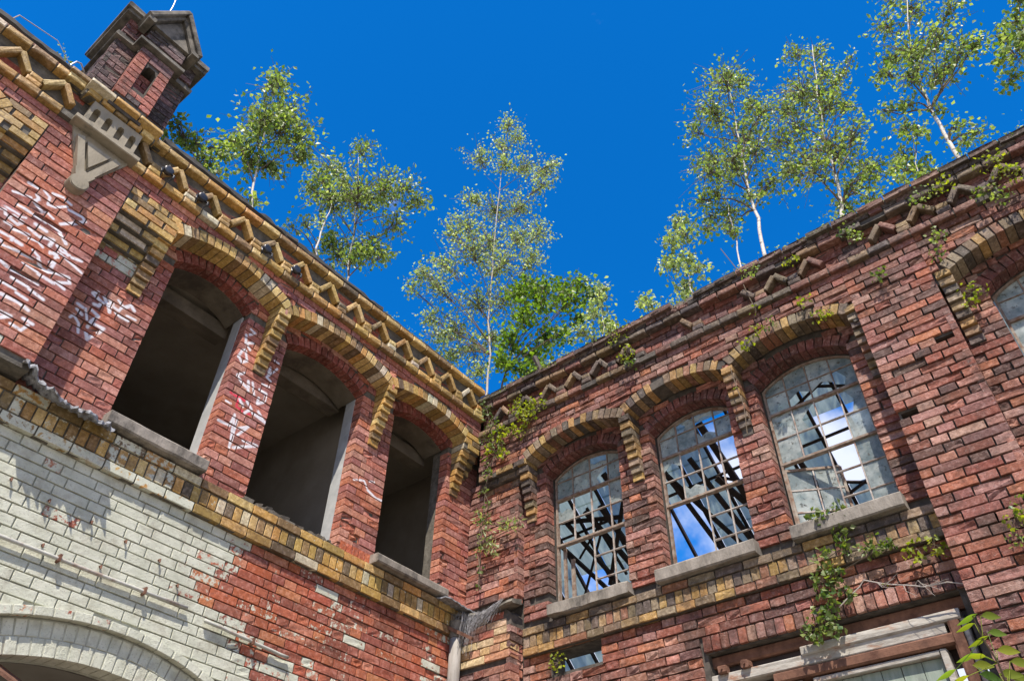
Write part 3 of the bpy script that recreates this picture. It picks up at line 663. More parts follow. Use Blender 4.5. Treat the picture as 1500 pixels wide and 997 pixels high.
PAL_D = [(.16, .10, .10), (.10, .07, .07), (.22, .13, .12), (.12, .09, .09), (.07, .055, .05)]
def warm(c, k=1.13): return (min(.62, c[0] * k * 1.02), c[1] * k, c[2] * k * .92)
def red_left(u, z): return vary(warm(R.choice(PAL_LU if z > 4.9 else PAL_L), 1.10 if z > 4.9 else 1.0))
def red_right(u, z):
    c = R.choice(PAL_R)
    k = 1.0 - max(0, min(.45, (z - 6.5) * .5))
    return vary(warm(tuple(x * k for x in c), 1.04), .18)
def yel_left(u, z):
    x = R.random()
    return vary((.17, .125, .07), .2) if x < .07 else (vary((.62, .55, .38), .1) if x < .14 else vary(R.choice(PAL_YL), .12))
def yel_right(u, z): return vary(R.choice(PAL_YR), .15)
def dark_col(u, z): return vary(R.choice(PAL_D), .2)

def cut(a, b, voids):
    segs = [(a, b)]
    for v in voids:
        if v is None: continue
        out = []
        for (x, y) in segs:
            if v[1] <= x or v[0] >= y: out.append((x, y)); continue
            if v[0] > x: out.append((x, v[0]))
            if v[1] < y: out.append((v[1], y))
        segs = out
    return segs

def fill(lst, wall, u0, u1, z0, z1, d, voids=(), colf=red_left, kindf=None, paintf=None, D=.11, long=.242, short=.117, skip=None, ref=0.0, dj=.002, j=.010):
    k0 = math.ceil((z0 - ref) / CRS - 1e-6)
    k = k0
    zlast = None
    while True:
        za = ref + k * CRS + j / 2
        zb = za + CRS - j
        if zb > z1 + .012: break
        zm = (za + zb) / 2
        vv = [f(zm) for f in voids]
        per = long + short + 2 * j
        bounds = []
        u = math.floor(u0 / per) * per - (per * .5 if k % 2 else 0) - per
        seq = 0
        while u < u1:      # header-stretcher bond with the odd slip
            L = long if seq % 2 == 0 else short
            if R.random() < .07: L = short if L == long else L
            seq += 1
            bounds.append((u, u + L)); u += L + j
        for (sx, sy) in cut(u0, u1, vv):
            if sy - sx < .03: continue
            pcs = [[max(a, sx), min(b, sy)] for a, b in bounds if b > sx + .002 and a < sy - .002]
            if not pcs: continue
            pcs[0][0] = sx; pcs[-1][1] = sy
            if len(pcs) > 1 and pcs[0][1] - pcs[0][0] < .055: pcs[1][0] = sx; pcs.pop(0)
            if len(pcs) > 1 and pcs[-1][1] - pcs[-1][0] < .055: pcs[-2][1] = sy; pcs.pop()
            for (x, y) in pcs:
                w = y - x
                if w < .02: continue
                uc = (x + y) / 2
                if skip and skip(uc, zm): continue
                kd = kindf(uc, zm) if kindf else 'n'
                st = (long, CRS - j, D) if w > .17 else (short, CRS - j, D)
                rec(lst, wall, uc, zm, d, w, CRS - j, D, kd, 0.0, colf(uc, zm), paintf(uc, zm) if paintf else 0.0, stretch=st, dj=dj)
        k += 1

def ring(lst, wall, arch, h, d, D, colf, off=0.0, kind='n', paintf=None, pitch=.077, drop=0.0, ext=0.0):
    rad = arch.R + off + h / 2
    th = arch.th + ext
    n = max(3, int(round(2 * th * rad / pitch)))
    w = 2 * th * rad / n - .011
    for i in range(n):
        t = -th + (i + .5) * 2 * th / n
        if drop and R.random() < drop: continue
        u = arch.c + rad * math.sin(t); z = arch.z0 + rad * math.cos(t)
        rec(lst, wall, u, z, d, w, h, D, kind, -t + R.uniform(-.012, .012), colf(u, z), paintf(u, z) if paintf else 0.0, stretch=(.066, h, D), dj=.003)

def ringpoly(arch, o0, o1, ext=0.0, n=20):
    return arch.curve(o0, n, ext) + list(reversed(arch.curve(o1, n, ext)))

def row(lst, wall, u0, u1, z, d, L, H, D, colf, kind='n', voids=(), paintf=None, gap=.012, tilt=0, drop=0.0, dj=.003):
    n = max(1, int(round((u1 - u0) / (L + gap))))
    w = (u1 - u0) / n - gap
    for i in range(n):
        uc = u0 + (i + .5) * (u1 - u0) / n
        if any(a <= uc <= b for a, b in voids): continue
        if drop and R.random() < drop: continue
        rec(lst, wall, uc, z, d, w, H, D, kind, R.uniform(-.006, .006), colf(uc, z), paintf(uc, z) if paintf else 0.0, stretch=(L, H, D), dj=dj, tilt=tilt)

# ================================================================ ground and sky-lit yard
g = Acc()
g.add([(-300, -300, 0), (300, -300, 0), (300, 300, 0), (-300, 300, 0)], [(0, 1, 2, 3)])
structure(g.build('ground', M['ground']))

TOP_L, TOP_R = 7.74, 7.46
# ================================================================ LEFT WALL
left = thing('brick_wall', 'graffitied brick wall with three empty arched openings, its lower left part painted white', 'wall', (0, -2.5, 0))
OPL = [Arch(.31, 1.18, 6.80, 6.92), Arch(1.63, 2.64, 6.74, 6.88), Arch(3.10, 3.905, 6.82, 6.95), Arch(5.75, 6.6, 6.80, 6.93)]
ARL = [Arch(.25, 1.40, 6.89, 7.01), Arch(1.43, 2.84, 6.87, 7.03), Arch(2.87, 4.07, 6.90, 7.06), Arch(5.62, 6.8, 6.90, 7.05)]
LOWA = Arch(2.35, 4.25, 3.20, 3.43)
PIL0, PIL1 = 4.56, 5.30
def left_edge_white(z):       # how far (u) the distemper reaches toward the corner, by height
    if z > 4.45: return 2.75
    if z > 4.3: return 2.98
    if z > 4.08: return 3.02
    if z > 3.95: return 2.72
    if z > 3.85: return 2.55
    return 2.35
def paint_left(u, z):
    if z > 4.69:
        if u > 2.9 and z < 4.97: return R.uniform(.15, .50)
        if 4.15 < u < 4.5 and 6.35 < z < 6.62 and R.random() < .75: return .55
        return .12 if R.random() < .10 else 0
    e = left_edge_white(z)
    if u > e + .22: return 1.0 if R.random() > .02 else .5
    if u > e - .30: return .36 + .5 * (u - e + .30) / .52 + R.uniform(-.06, .12)
    if z < 4.0 and u > e - .9: return R.choice((.0, .3, .55, .75))
    if R.random() < .07: return R.uniform(.40, .62)
    if R.random() < .5: return R.uniform(.24, .44)
    return 0
def kl(u, z):
    x = R.random()
    if u > 2.4 and z < 4.69: return 'n'
    return 's' if x < .05 else ('r' if x < .35 else 'n')

# mortar body
b = Acc()
low_hole = LOWA.poly(2.0, .012)
holesL = [a.poly(5.0 if i != 1 else 4.97, .012, side=.012) for i, a in enumerate(OPL)]
prism(b, WL, [(-.9, 0), (7.2, 0), (7.2, 4.70), (-.9, 4.70)], [low_hole], -.45, -.218)
prism(b, WL, [(-.45, 4.70), (7.2, 4.70), (7.2, 7.26), (-.45, 7.26)], holesL, -.45, -.218)
# projecting upper band
pp = [(0.0, 6.765)] + [(.20, 6.765)]
for a in ARL[:3]: pp += a.curve(.012, 18)
pp += [(4.08, 6.765), (PIL0, 6.765), (PIL0, 5.0), (PIL1, 5.0), (PIL1, 6.765), (5.60, 6.765)]
pp += ARL[3].curve(.012, 18) + [(7.2, 6.9), (7.2, 7.24), (0.0, 7.24)]
prism(b, WL, pp, [], -.210, -.018)
prism(b, WL, [(.0, 7.24), (7.2, 7.24), (7.2, 7.735), (.0, 7.735)], [], -.212, -.052)
body_l = b.build('masonry_core', M['mortar'], left)
b = Acc()
prism(b, WL, [(3.0, 2.2), (7.2, 2.2), (7.2, 4.70), (2.75, 4.70), (2.75, 4.45), (2.98, 4.45), (2.98, 4.1), (2.7, 4.0), (2.45, 3.75)], [LOWA.poly(2.0, .014)], -.2175, -.2135)
b.build('painted_mortar', M['mortar_paint'], left)

# red bricks
rl = []
fill(rl, WL, -.19, 6.8, 2.9, 4.67, -.2, [LOWA.void(.232), rectvoid(2.35, 4.25, 0, 3.3)] + [Arch(2.30, 4.30, 3.42, 3.66).void(.060, zb=3.3)], red_left, kl, paint_left, ref=4.676)
fill(rl, WL, -.19, PIL0, 4.97, 6.76, -.2, [a.void(.125) for a in OPL[:3]], red_left, kl, paint_left, D=.125, ref=4.97)
fill(rl, WL, -.19, PIL0, 6.76, 7.05, -.2, [a.void(.125) for a in OPL[:3]], red_left, kl, paint_left, D=.10, ref=4.97)
fill(rl, WL, PIL1, 6.9, 4.97, 6.95, -.2, [OPL[3].void(.125)], red_left, kl, paint_left)
fill(rl, WL, PIL0 + .002, PIL1, 5.0, 7.22, 0.0, [], red_left, kl, lambda u, z: .9 if (z < 5.12 and u > 4.72) else 0, D=.12, ref=7.224)
fill(rl, WL, 0.0, PIL0 - .002, 6.78, 7.22, 0.0, [a.void(.128) for a in ARL[:3]] + [rectvoid(4.07, PIL0, 6.7, 7.05), rectvoid(0, .25, 6.7, 7.03)], red_left, kl, paint_left, D=.1, ref=7.224)
fill(rl, WL, PIL1 + .002, 7.0, 6.78, 7.22, 0.0, [ARL[3].void(.128), rectvoid(PIL1, 5.62, 6.7, 7.05)], red_left, kl, paint_left, D=.1, ref=7.224)
fill(rl, WL, 0.0, 7.0, 7.295, 7.65, -.03, [rectvoid(4.66, 5.19, 7.0, 8)], lambda u, z: vary((.38, .11, .07), .25), kl, D=.1, ref=7.295)
fill(rl, WL, 0.0, 7.0, 7.695, 7.78, -.005, [rectvoid(4.55, 5.3, 7.0, 8)], lambda u, z: vary((.22, .08, .06), .2), kl, D=.1, ref=7.697)
for a in OPL: ring(rl, WL, a, .115, -.2, .125, lambda u, z: vary((.26, .075, .055), .25))
# upright red bricks under the middle pier, where the sill band is broken
row(rl, WL, 1.22, 1.60, 5.015, -.19, .066, .12, .1, lambda u, z: vary((.48, .13, .06), .15), 'r')
emit(rl, 'brick', M['brick_left'], left, 300, 'brickwork')

# painted arch over the lower opening and its label moulding
la = Acc(); prism(la, WL, ringpoly(LOWA, .004, .22), [], -.40, -.2045)
low = la.build('arch', M['mortar_paint'], left); tagp(low, 'white painted brick arch over the lower opening')
lv = []
ring(lv, WL, LOWA, .105, -.2, .15, red_left, 0.0, 'n', lambda u, z: .95 if R.random() > .06 else .35)
ring(lv, WL, LOWA, .100, -.2, .15, red_left, .112, 'n', lambda u, z: .95)
emit(lv, 'voussoir', M['brick_left'], low, 200)
lv = []
HOOD = Arch(2.30, 4.30, 3.42, 3.66)
ring(lv, WL, HOOD, .055, -.15, .06, red_left, 0.0, 'n', lambda u, z: R.uniform(.55, .85), pitch=.125)
la = Acc(); prism(la, WL, ringpoly(HOOD, .003, .052), [], -.210, -.158)
hood = la.build('hood_moulding', M['mortar_paint'], left); tagp(hood, 'projecting painted brick moulding round the lower arch')
emit(lv, 'moulding_brick', M['brick_left'], hood, 200)

# yellow brick band below the openings: stretcher, soldiers, stretcher
sc = []
pb = lambda u, z: (R.uniform(.2, .5) if u > 3.2 else (.3 if R.random() < .18 else .0))
row(sc, WL, -.18, 6.8, 4.715, -.155, .24, .070, .12, yel_left, 'n', paintf=lambda u, z: (.55 if u > 3.0 else pb(u, z)))
row(sc, WL, -.18, 6.8, 4.823, -.160, .066, .118, .12, yel_left, 'n', paintf=pb)
row(sc, WL, -.18, 6.8, 4.931, -.150, .24, .070, .12, yel_left, 'n', paintf=pb)
la = Acc(); prism(la, WL, [(-.18, 4.68), (7.2, 4.68), (7.2, 4.965), (-.18, 4.965)], [], -.205, -.172)
band = la.build('string_course', M['mortar'], left); tagp(band, 'band of yellow bricks with an upright row in the middle')
emit(sc, 'band_brick', M['yellow_left'], band, 300)

# yellow arches over the openings
for a in ARL:
    la = Acc(); prism(la, WL, ringpoly(a, .010, .108), [], -.19, -.010)
    ar = la.build('arch', M['mortar'], left)
    vv = []
    ring(vv, WL, a, .115, .003, .205, yel_left, 0.0, 'n')
    emit(vv, 'voussoir', M['yellow_left'], ar, 60)

# corbels that carry the arches
def corbel(wall, parent, u, ztop, n, colf, mat, mortar, w=.12, drop=None, out=.2, back=-.2):
    la = Acc(); prism(la, wall, [(u - w / 2 + .01, ztop - n * CRS), (u + w / 2 - .01, ztop - n * CRS), (u + w / 2 - .01, ztop), (u - w / 2 + .01, ztop)], [], back - .01, back + .012)
    for i in range(n):
        dd = back + out * (n - i) / n
        z = ztop - (i + .5) * CRS
        prism(la, wall, [(u - w / 2 + .008, z - .03), (u + w / 2 - .008, z - .03), (u + w / 2 - .008, z + .0385), (u - w / 2 + .008, z + .0385)], [], back, dd - .012)
    cb = la.build('corbel', mortar, parent)
    vv = []
    for i in range(n):
        if drop and i in drop: continue
        dd = back + out * (n - i) / n
        z = ztop - (i + .5) * CRS
        rec(vv, wall, u + R.uniform(-.003, .003), z, dd, w, .065, dd - back + .01, 'n' if wall is WL else 'r', R.uniform(-.02, .02), colf(u, z), stretch=(w, .065, .2))
    emit(vv, 'corbel_brick', mat, cb, 60)
for u, zt in ((2.855, 6.90), (1.415, 6.885), (.19, 6.90), (4.13, 6.90), (5.56, 6.90)):
    corbel(WL, left, u, zt, 9, yel_left, M['yellow_left'], M['mortar'])

# yellow corner panels with stepped undersides
def panel(wall, parent, u0, u1, z0, z1, colf, mat, mortar, steps=3, sw=None):
    la = Acc(); prism(la, wall, [(u0 + .002, z0 + .001), (u1 - .002, z0 + .001), (u1 - .002, z1), (u0 + .002, z1)], [], -.204, -.013)
    for i in range(steps):
        dd = -.05 * (i + 1)
        prism(la, wall, [(u0 + .003, z0 - (i + 1) * CRS - .002), (u1 - .003, z0 - (i + 1) * CRS - .002), (u1 - .003, z0 - i * CRS - .0035), (u0 + .003, z0 - i * CRS - .0035)], [], -.2035 + i * .0006, dd - .012)
    p = la.build('corner_panel', mortar, parent)
    tagp(p, 'yellow brick panel with a stepped underside beside the arch')
    vv = []
    n = int(round((z1 - z0) / CRS))
    for i in range(n):
        z = z0 + (i + .5) * CRS
        o = .12 if i % 2 else 0
        x = u0 - o
        while x < u1 - .02:
            a, b2 = max(u0, x), min(u1, x + (.24 if (i + int(x * 8)) % 3 else .2))
            if b2 - a > .03:
                rec(vv, wall, (a + b2) / 2, z, .002, b2 - a - .012, .065, .1, 'n', 0, colf(a, z), stretch=(.24 if b2 - a > .17 else .12, .065, .1))
            x += .252
    for i in range(steps):
        z = z0 - (i + .5) * CRS; dd = -.05 * (i + 1)
        x = u0 - (.1 if i % 2 else 0)
        while x < u1 - .02:
            a, b2 = max(u0, x), min(u1, x + .24)
            if b2 - a > .03:
                rec(vv, wall, (a + b2) / 2, z, dd, b2 - a - .012, .065, .1, 'n', 0, colf(a, z), stretch=(.24 if b2 - a > .17 else .12, .065, .1))
            x += .252
    emit(vv, 'panel_brick', mat, p, 60)
panel(WL, left, 4.07, 4.555, 6.76, 7.068, yel_left, M['yellow_left'], M['mortar'], 4)
panel(WL, left, PIL1 + .005, 5.62, 6.76, 7.068, yel_left, M['yellow_left'], M['mortar'], 4)
panel(WL, left, .002, .25, 6.76, 7.068, yel_left, M['yellow_left'], M['mortar'], 4)

# frieze: two mouldings with zigzag between
def frieze(wall, parent, u0, u1, zlow, zup, colf, mat, mortar, first, period, broken=(), gap=(), drop=0.0, deep=.055):
    la = Acc()
    for (z, h) in ((zlow, .07), (zup, .065)):
        for (a, b2) in cut(u0, u1, list(gap)):
            prism(la, wall, [(a, z - h / 2 + .006), (b2, z - h / 2 + .006), (b2, z + h / 2 - .006), (a, z + h / 2 - .006)], [], -.05, deep - .016)
    fr = la.build('frieze', mortar, parent)
    tagp(fr, 'zigzag band of moulded yellow bricks between two mouldings')
    vv = []
    row(vv, wall, u0, u1, zlow, deep, .175, .068, .09, colf, 'k', voids=gap, drop=drop)
    row(vv, wall, u0, u1, zup, deep + .005, .20, .062, .09, colf, 'k', voids=gap, drop=drop)
    u = first
    ka = zlow + .035
    hh = (zup - .035) - ka
    while u < u1 - .02:
        if not any(a - .05 <= u <= b2 + .05 for a, b2 in gap) and not any(a <= u <= b2 for a, b2 in broken):
            for q in range(2):
                rec(vv, wall, u, ka + .032 + q * .058, deep - .002, .115 - q * .02, .056, .08, 'k', R.uniform(-.03, .03), colf(u, 0), stretch=(.115, .056, .08))
        zk = ka + .055
        p0 = (u + .055, zk + .03); p1 = (u + period / 2, ka + hh * .80)
        p2 = (u + period - .055, zk + .03)
        for (a, b2) in ((p0, p1), (p1, p2)):
            mu = (a[0] + b2[0]) / 2
            if any(x - .03 <= mu <= y + .03 for x, y in gap) or any(x <= mu <= y for x, y in broken): continue
            ang = math.atan2(b2[1] - a[1], b2[0] - a[0]); L = math.hypot(b2[0] - a[0], b2[1] - a[1])
            cu = mu; cz = (a[1] + b2[1]) / 2
            if u + period > u1 and cu > u1: continue
            rec(vv, wall, cu, cz, deep - .006 + R.uniform(-.004, .004), L - .012, .052, .085, 'k', ang + R.uniform(-.04, .04), colf(u, 0), stretch=(.18, .056, .085))
        u += period
    emit(vv, 'frieze_brick', mat, fr, 300)
frieze(WL, left, .0, 7.0, 7.262, 7.665, yel_left, M['yellow_left'], M['mortar'], .09, .3655, gap=[(4.64, 5.21)])

# sills of the left openings
def sill(wall, parent, u0, u1, z0, z1, d1, d0, mat, broken=False):
    la = Acc()
    n = 9
    V, F = [], []
    for i in range(n + 1):
        u = u0 + (u1 - u0) * i / n
        j = (lambda a: R.uniform(-a, a))
        w = .010 if broken else .003
        fr = d1 - (R.uniform(0, .035) if broken else R.uniform(0, .004))
        prof = [(d0, z0), (fr - .012, z0 + j(w) + (R.uniform(0, .03) if broken else 0)), (fr, z0 + .012 + j(w)), (fr, z1 - .012 + j(w)), (fr - .012, z1 + j(w * .4)), (d0, z1 + .01)]
        V += [wall.pt(u, a, b2) for a, b2 in prof]
    m = 6
    for i in range(n):
        for k in range(m):
            q = (i * m + k, i * m + (k + 1) % m, (i + 1) * m + (k + 1) % m, (i + 1) * m + k)
            F.append(q if wall.side == 'L' else tuple(reversed(q)))
    F.append(tuple(range(m))); F.append(tuple(n * m + k for k in reversed(range(m))))
    la.add(V, F)
    return la.build('window_sill', mat, parent)
sill(WL, left, 3.09, 3.935, 4.985, 5.09, -.075, -.44, M['sill'])
sill(WL, left, .27, 1.235, 4.985, 5.07, -.075, -.44, M['sill'])
# broken mortar bed where the middle sill is gone
la = Acc()
for i in range(26):
    u = 1.62 + i * .04
    la.box(WL.pt(u + R.uniform(-.01, .01), -.26 + R.uniform(-.03, .03), 4.975 + R.uniform(0, .02)), [WL.U, WL.Y, Vector((0, 0, 1))],
           (R.uniform(.02, .045), R.uniform(.05, .09), R.uniform(.008, .032)), 0, .010)
o = la.build('mortar_bed', M['mortar'], left); tagp(o, 'rough broken mortar bed where the middle sill is missing')

# plastered reveals of the three openings
for i, a in enumerate(OPL[:3]):
    for (u, s) in ((a.a, -1), (a.b, 1)):
        if i == 0 and s == -1: continue
        la = Acc(); la.abox(WL.pt(u - s * .004, -.465, 4.98), WL.pt(u + s * .03, -.325, a.zs - .01), 0, .002)
        la.build('reveal', M['plaster_white'], left)
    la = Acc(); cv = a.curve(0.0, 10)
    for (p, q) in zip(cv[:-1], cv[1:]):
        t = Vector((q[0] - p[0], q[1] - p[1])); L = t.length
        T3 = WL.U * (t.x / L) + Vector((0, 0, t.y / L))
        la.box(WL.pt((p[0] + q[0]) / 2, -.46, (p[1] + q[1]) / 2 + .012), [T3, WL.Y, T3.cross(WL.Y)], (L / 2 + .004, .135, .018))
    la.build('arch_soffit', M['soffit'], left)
# the room behind the left wall
room = Acc()
def slab(acc, x0, x1, y0, y1, z0, z1): acc.abox((x0, y0, z0), (x1, y1, z1))
slab(room, -5.0, -.51, -7.0, .2, 6.98, 7.15)
slab(room, -5.2, -5.0, -7.0, .2, 3.9, 7.15)
slab(room, -5.0, -.46, -7.2, -7.0, 3.9, 7.15)
slab(room, -5.0, -.46, .21, .4, 3.9, 7.15)
slab(room, -5.0, -.46, -7.0, .2, 3.9, 4.1)
slab(room, -3.4, -.46, -1.44, -1.36, 4.1, 6.98)
slab(room, -.60, -.46, -7.0, -4.2, 4.1, 6.98)
o = room.build('room_shell', M['room'], left); tagp(o, 'dark brown plaster of the rooms seen through the openings')
room = Acc()
slab(room, -5.0, -.46, -7.0, .2, -.1, .1); slab(room, -5.2, -5.0, -7.2, .4, 0, 3.9)
room.build('ground_floor_shell', M['room'], left)
# timber lintels seen at the openings' heads
for a in OPL[:3]:
    la = Acc(); la.abox(WL.pt(a.a - .04, -.80, 6.74), WL.pt(a.b + .04, -.63, 6.90), 0, .004, .008)
    la.build('lintel', M['soffit'], left)
# roofing felt over the parapet, torn in places
la = Acc()
for (a, b2, z) in ((5.33, 7.0, 7.77), (2.95, 4.52, 7.77), (1.72, 2.93, 7.75), (.75, 1.70, 7.74), (0.0, .74, 7.73)):
    n = int((b2 - a) / .07)
    V, F = [], []
    for i in range(n + 1):
        u = a + (b2 - a) * i / n
        dz = R.uniform(-.010, .012) - (.03 if R.random() < .08 else 0)
        th = .085 if b2 > 1.7 else .05
        pr = [(-.44, z), (-.015 + R.uniform(-.01, .01), z + .004), (.0 + R.uniform(-.006, .012), z + .004 + th * .3), (-.01, z + th + dz), (-.44, z + th + .01)]
        V += [WL.pt(u, p, q) for p, q in pr]
    for i in range(n):
        for k in range(5):
            F.append((i * 5 + k, i * 5 + (k + 1) % 5, (i + 1) * 5 + (k + 1) % 5, (i + 1) * 5 + k))
    F += [tuple(range(5)), tuple(n * 5 + k for k in reversed(range(5)))]
    la.add(V, F)
slab(la, -5.2, -.445, -7.2, .2, 7.5, 7.70)
o = la.build('roofing', M['tar'], left); tagp(o, 'black felt edge running along the top of the wall')
la = Acc(); slab(la, -5.2, -.213, -7.2, .0, 7.27, 7.49); slab(la, -.45, -.03, -7.0, .0, 7.27, 7.73)
la.build('parapet_core', M['mortar'], left)

# ---------------------------------------------------------------- stone console under the turret
UC = 4.925
con = Acc()
def tri_prism(acc, wall, tri, d0, d1):
    prism(acc, wall, tri, [], d0, d1)
# dentil block with four slots
con_obj_acc = Acc()
prism(con_obj_acc, WL, [(UC - .225, 7.277), (UC + .225, 7.277), (UC + .225, 7.56), (UC - .225, 7.56)],
      [[(u - .028, 7.33), (u + .026, 7.315), (u + .028, 7.46), (u + .014, 7.49), (u - .016, 7.49), (u - .028, 7.46)] for u in (UC - .165, UC - .055, UC + .055, UC + .165)], .012, .075)
prism(con_obj_acc, WL, [(UC - .225, 7.277), (UC + .225, 7.277), (UC + .225, 7.56), (UC - .225, 7.56)], [], -.02, .0115)
console = con_obj_acc.build('console', M['stone'], left)
tagp(console, 'pale stone console with four slots over an inverted triangle')
la = Acc(); la.abox(WL.pt(UC - .285, -.02, 7.222), WL.pt(UC + .285, .115, 7.275), 0, .001, .008); la.build('console_shelf', M['stone'], console)
la = Acc(); prism(la, WL, [(UC - .25, 7.220), (UC + .25, 7.220), (UC + .215, 7.13), (UC + .04, 6.74), (UC - .04, 6.74), (UC - .215, 7.13)], [], -.02, .018)
la.build('console_back', M['stone'], console)
la = Acc()
def strip(acc, p, q, w, d0, d1):
    t = Vector((q[0] - p[0], q[1] - p[1])).normalized(); n = Vector((-t.y, t.x)) * w / 2
    prism(acc, WL, [(p[0] - n.x, p[1] - n.y), (q[0] - n.x, q[1] - n.y), (q[0] + n.x, q[1] + n.y), (p[0] + n.x, p[1] + n.y)], [], d0, d1)
strip(la, (UC + .165, 7.125), (UC + .012, 6.72), .058, .0, .066)
strip(la, (UC - .165, 7.125), (UC - .012, 6.72), .058, .0, .0645)
prism(la, WL, [(UC - .085, 6.80), (UC + .085, 6.80), (UC + .045, 6.70), (UC - .045, 6.70)], [], .0, .068)
la.build('console_border', M['stone'], console)
la = Acc(); prism(la, WL, [(UC - .105, 7.115), (UC + .105, 7.115), (UC, 6.865)], [], .0, .060); la.build('console_triangle', M['stone'], console)
la = Acc()
ball = [(UC + .076 * math.cos(t), 6.655 + .076 * math.sin(t)) for t in [2 * math.pi * i / 24 for i in range(24)]]
prism(la, WL, ball, [], -.02, .078)
ball2 = [(UC + .068 * math.cos(t), 6.655 + .068 * math.sin(t)) for t in [2 * math.pi * i / 24 for i in range(24)]]
prism(la, WL, ball2, [], .076, .086)
la.build('console_drop', M['stone'], console)

# ---------------------------------------------------------------- turret
tur = thing('brick_turret', 'small soot-black brick turret with a gabled stone cap, standing over the stone console', 'turret', WL.pt(UC, -.2, 7.6))
CL, CR2 = 5.29, 4.56
BL, BR = 5.09, 4.76
la = Acc()
prism(la, WL, [(CR2 + .012, 7.60), (CL - .012, 7.60), (CL - .012, 9.0), (CR2 + .012, 9.0)], [], -.65, -.013)
prism(la, WL, [(BR + .012, 7.60), (BL - .012, 7.60), (BL - .012, 8.90), (BR + .012, 8.90)],
      [[(4.865, 7.98), (4.985, 7.98), (4.985, 8.30), (4.955, 8.36), (4.895, 8.36), (4.865, 8.30)]], -.02, .117)
tc_ = la.build('turret_core', M['mortar_dark'], tur)
tb = []
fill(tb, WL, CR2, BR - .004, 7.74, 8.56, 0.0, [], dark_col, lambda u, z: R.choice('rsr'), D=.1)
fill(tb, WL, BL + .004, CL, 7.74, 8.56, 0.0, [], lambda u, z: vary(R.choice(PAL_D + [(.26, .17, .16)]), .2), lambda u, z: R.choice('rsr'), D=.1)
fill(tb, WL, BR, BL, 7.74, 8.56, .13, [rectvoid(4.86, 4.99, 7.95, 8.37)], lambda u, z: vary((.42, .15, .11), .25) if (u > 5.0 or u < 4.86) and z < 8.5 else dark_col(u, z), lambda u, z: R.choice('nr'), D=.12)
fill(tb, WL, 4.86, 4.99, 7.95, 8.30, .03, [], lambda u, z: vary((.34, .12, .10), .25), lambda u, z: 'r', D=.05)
fill(tb, WL, CR2, BR - .004, 8.63, 8.92, .012, [], dark_col, lambda u, z: R.choice('rs'), D=.1)
fill(tb, WL, BL + .004, CL, 8.63, 8.92, .012, [], lambda u, z: vary((.20, .09, .085), .3), lambda u, z: R.choice('rs'), D=.1)
fill(tb, WL, BR - .02, BL + .02, 8.63, 8.88, .135, [], dark_col, lambda u, z: R.choice('rs'), D=.1)
# side faces of the core (seen from a step aside)
WSa = Wall('R'); 
class SideWall(Wall):
    def __init__(self, y, sgn):
        self.side = 'S'; self.U = Vector((-1, 0, 0)); self.Y = Vector((0, sgn, 0)); self.y = y
    def pt(self, u, d, z): return Vector((-u, self.y, z)) + self.Y * d
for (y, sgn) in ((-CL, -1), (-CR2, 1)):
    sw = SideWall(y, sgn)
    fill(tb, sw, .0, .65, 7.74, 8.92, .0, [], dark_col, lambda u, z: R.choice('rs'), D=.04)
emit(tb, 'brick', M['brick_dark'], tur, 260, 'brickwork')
# mouldings at the turret's foot
la = Acc(); prism(la, WL, [(4.60, 7.57), (5.25, 7.57), (5.25, 7.72), (4.60, 7.72)], [], -.02, .08)
prism(la, WL, [(CR2 - .05, 7.62), (CL + .08, 7.62), (CL + .08, 7.72), (CR2 - .05, 7.72)], [], -.02, .02)
foot = la.build('foot_moulding', M['mortar'], tur)
fm = []
row(fm, WL, 4.61, 5.24, 7.603, .105, .125, .066, .12, yel_left, 'k')
row(fm, WL, 4.58, 5.27, 7.688, .155, .22, .066, .17, yel_left, 'k', tilt=.40)
row(fm, WL, 5.26, 5.42, 7.655, .075, .12, .066, .12, yel_left, 'k')
row(fm, WL, 5.24, 5.43, 7.73, .09, .20, .066, .12, yel_left, 'k', tilt=.35)
row(fm, WL, 4.45, 4.60, 7.655, .075, .12, .066, .12, yel_left, 'k')
emit(fm, 'moulding_brick', M['yellow_left'], foot, 60)
for (a, b2, d0_, d1_) in ((BL + .006, CL + .035, -.66, .04), (CR2 - .035, BR - .006, -.66, .04), (BR - .065, BL + .065, .042, .175)):
    la = Acc(); la.abox(WL.pt(a, d0_, 8.565), WL.pt(b2, d1_, 8.615), 0, .004, .008)
    la.build('ledge', M['dark_stone'], tur)
la = Acc()
for (a, b2) in ((BL + .07, CL + .07), (CR2 - .07, BR - .07)):
    la = Acc()
    la.abox(WL.pt(a, -.70, 8.93), WL.pt(b2, .065, 8.975), 0, .003, .006)
    la.abox(WL.pt(a, -.73, 8.974), WL.pt(b2 + (.02 if a > 5 else 0), .09, 9.04), 0, .004, .010)
    la.build('cap_slab', M['dark_stone'], tur)
# front gable
la = Acc()
prism(la, WL, [(UC - .19, 8.90), (UC + .19, 8.90), (UC, 9.24)], [], -.40, .15)
gb = la.build('gable', M['dark_stone'], tur)
la = Acc()
for s in (1, -1):
    for (off, dd, th, base) in ((0.0, .235, .05, 8.90), (-.052, .195, .045, 8.90)):
        p = (UC + s * (.275 + off * .9), base + off * .1); q = (UC, 9.37 + off * 1.5)
        t = Vector((q[0] - p[0], q[1] - p[1])); L = t.length; t.normalize()
        X = WL.U * t.x + Vector((0, 0, t.y)); n3 = X.cross(WL.Y)
        la.box(WL.pt((p[0] + q[0]) / 2, (dd - .42) / 2, (p[1] + q[1]) / 2) , [X, WL.Y, n3], (L / 2, (dd + .42) / 2, th / 2), 0, .004, .008)
    la.abox(WL.pt(UC + s * .20, .02, 8.84), WL.pt(UC + s * .275, .22, 8.895), 0, .004, .008)
la.build('gable_coping', M['dark_stone'], tur)
la = Acc()
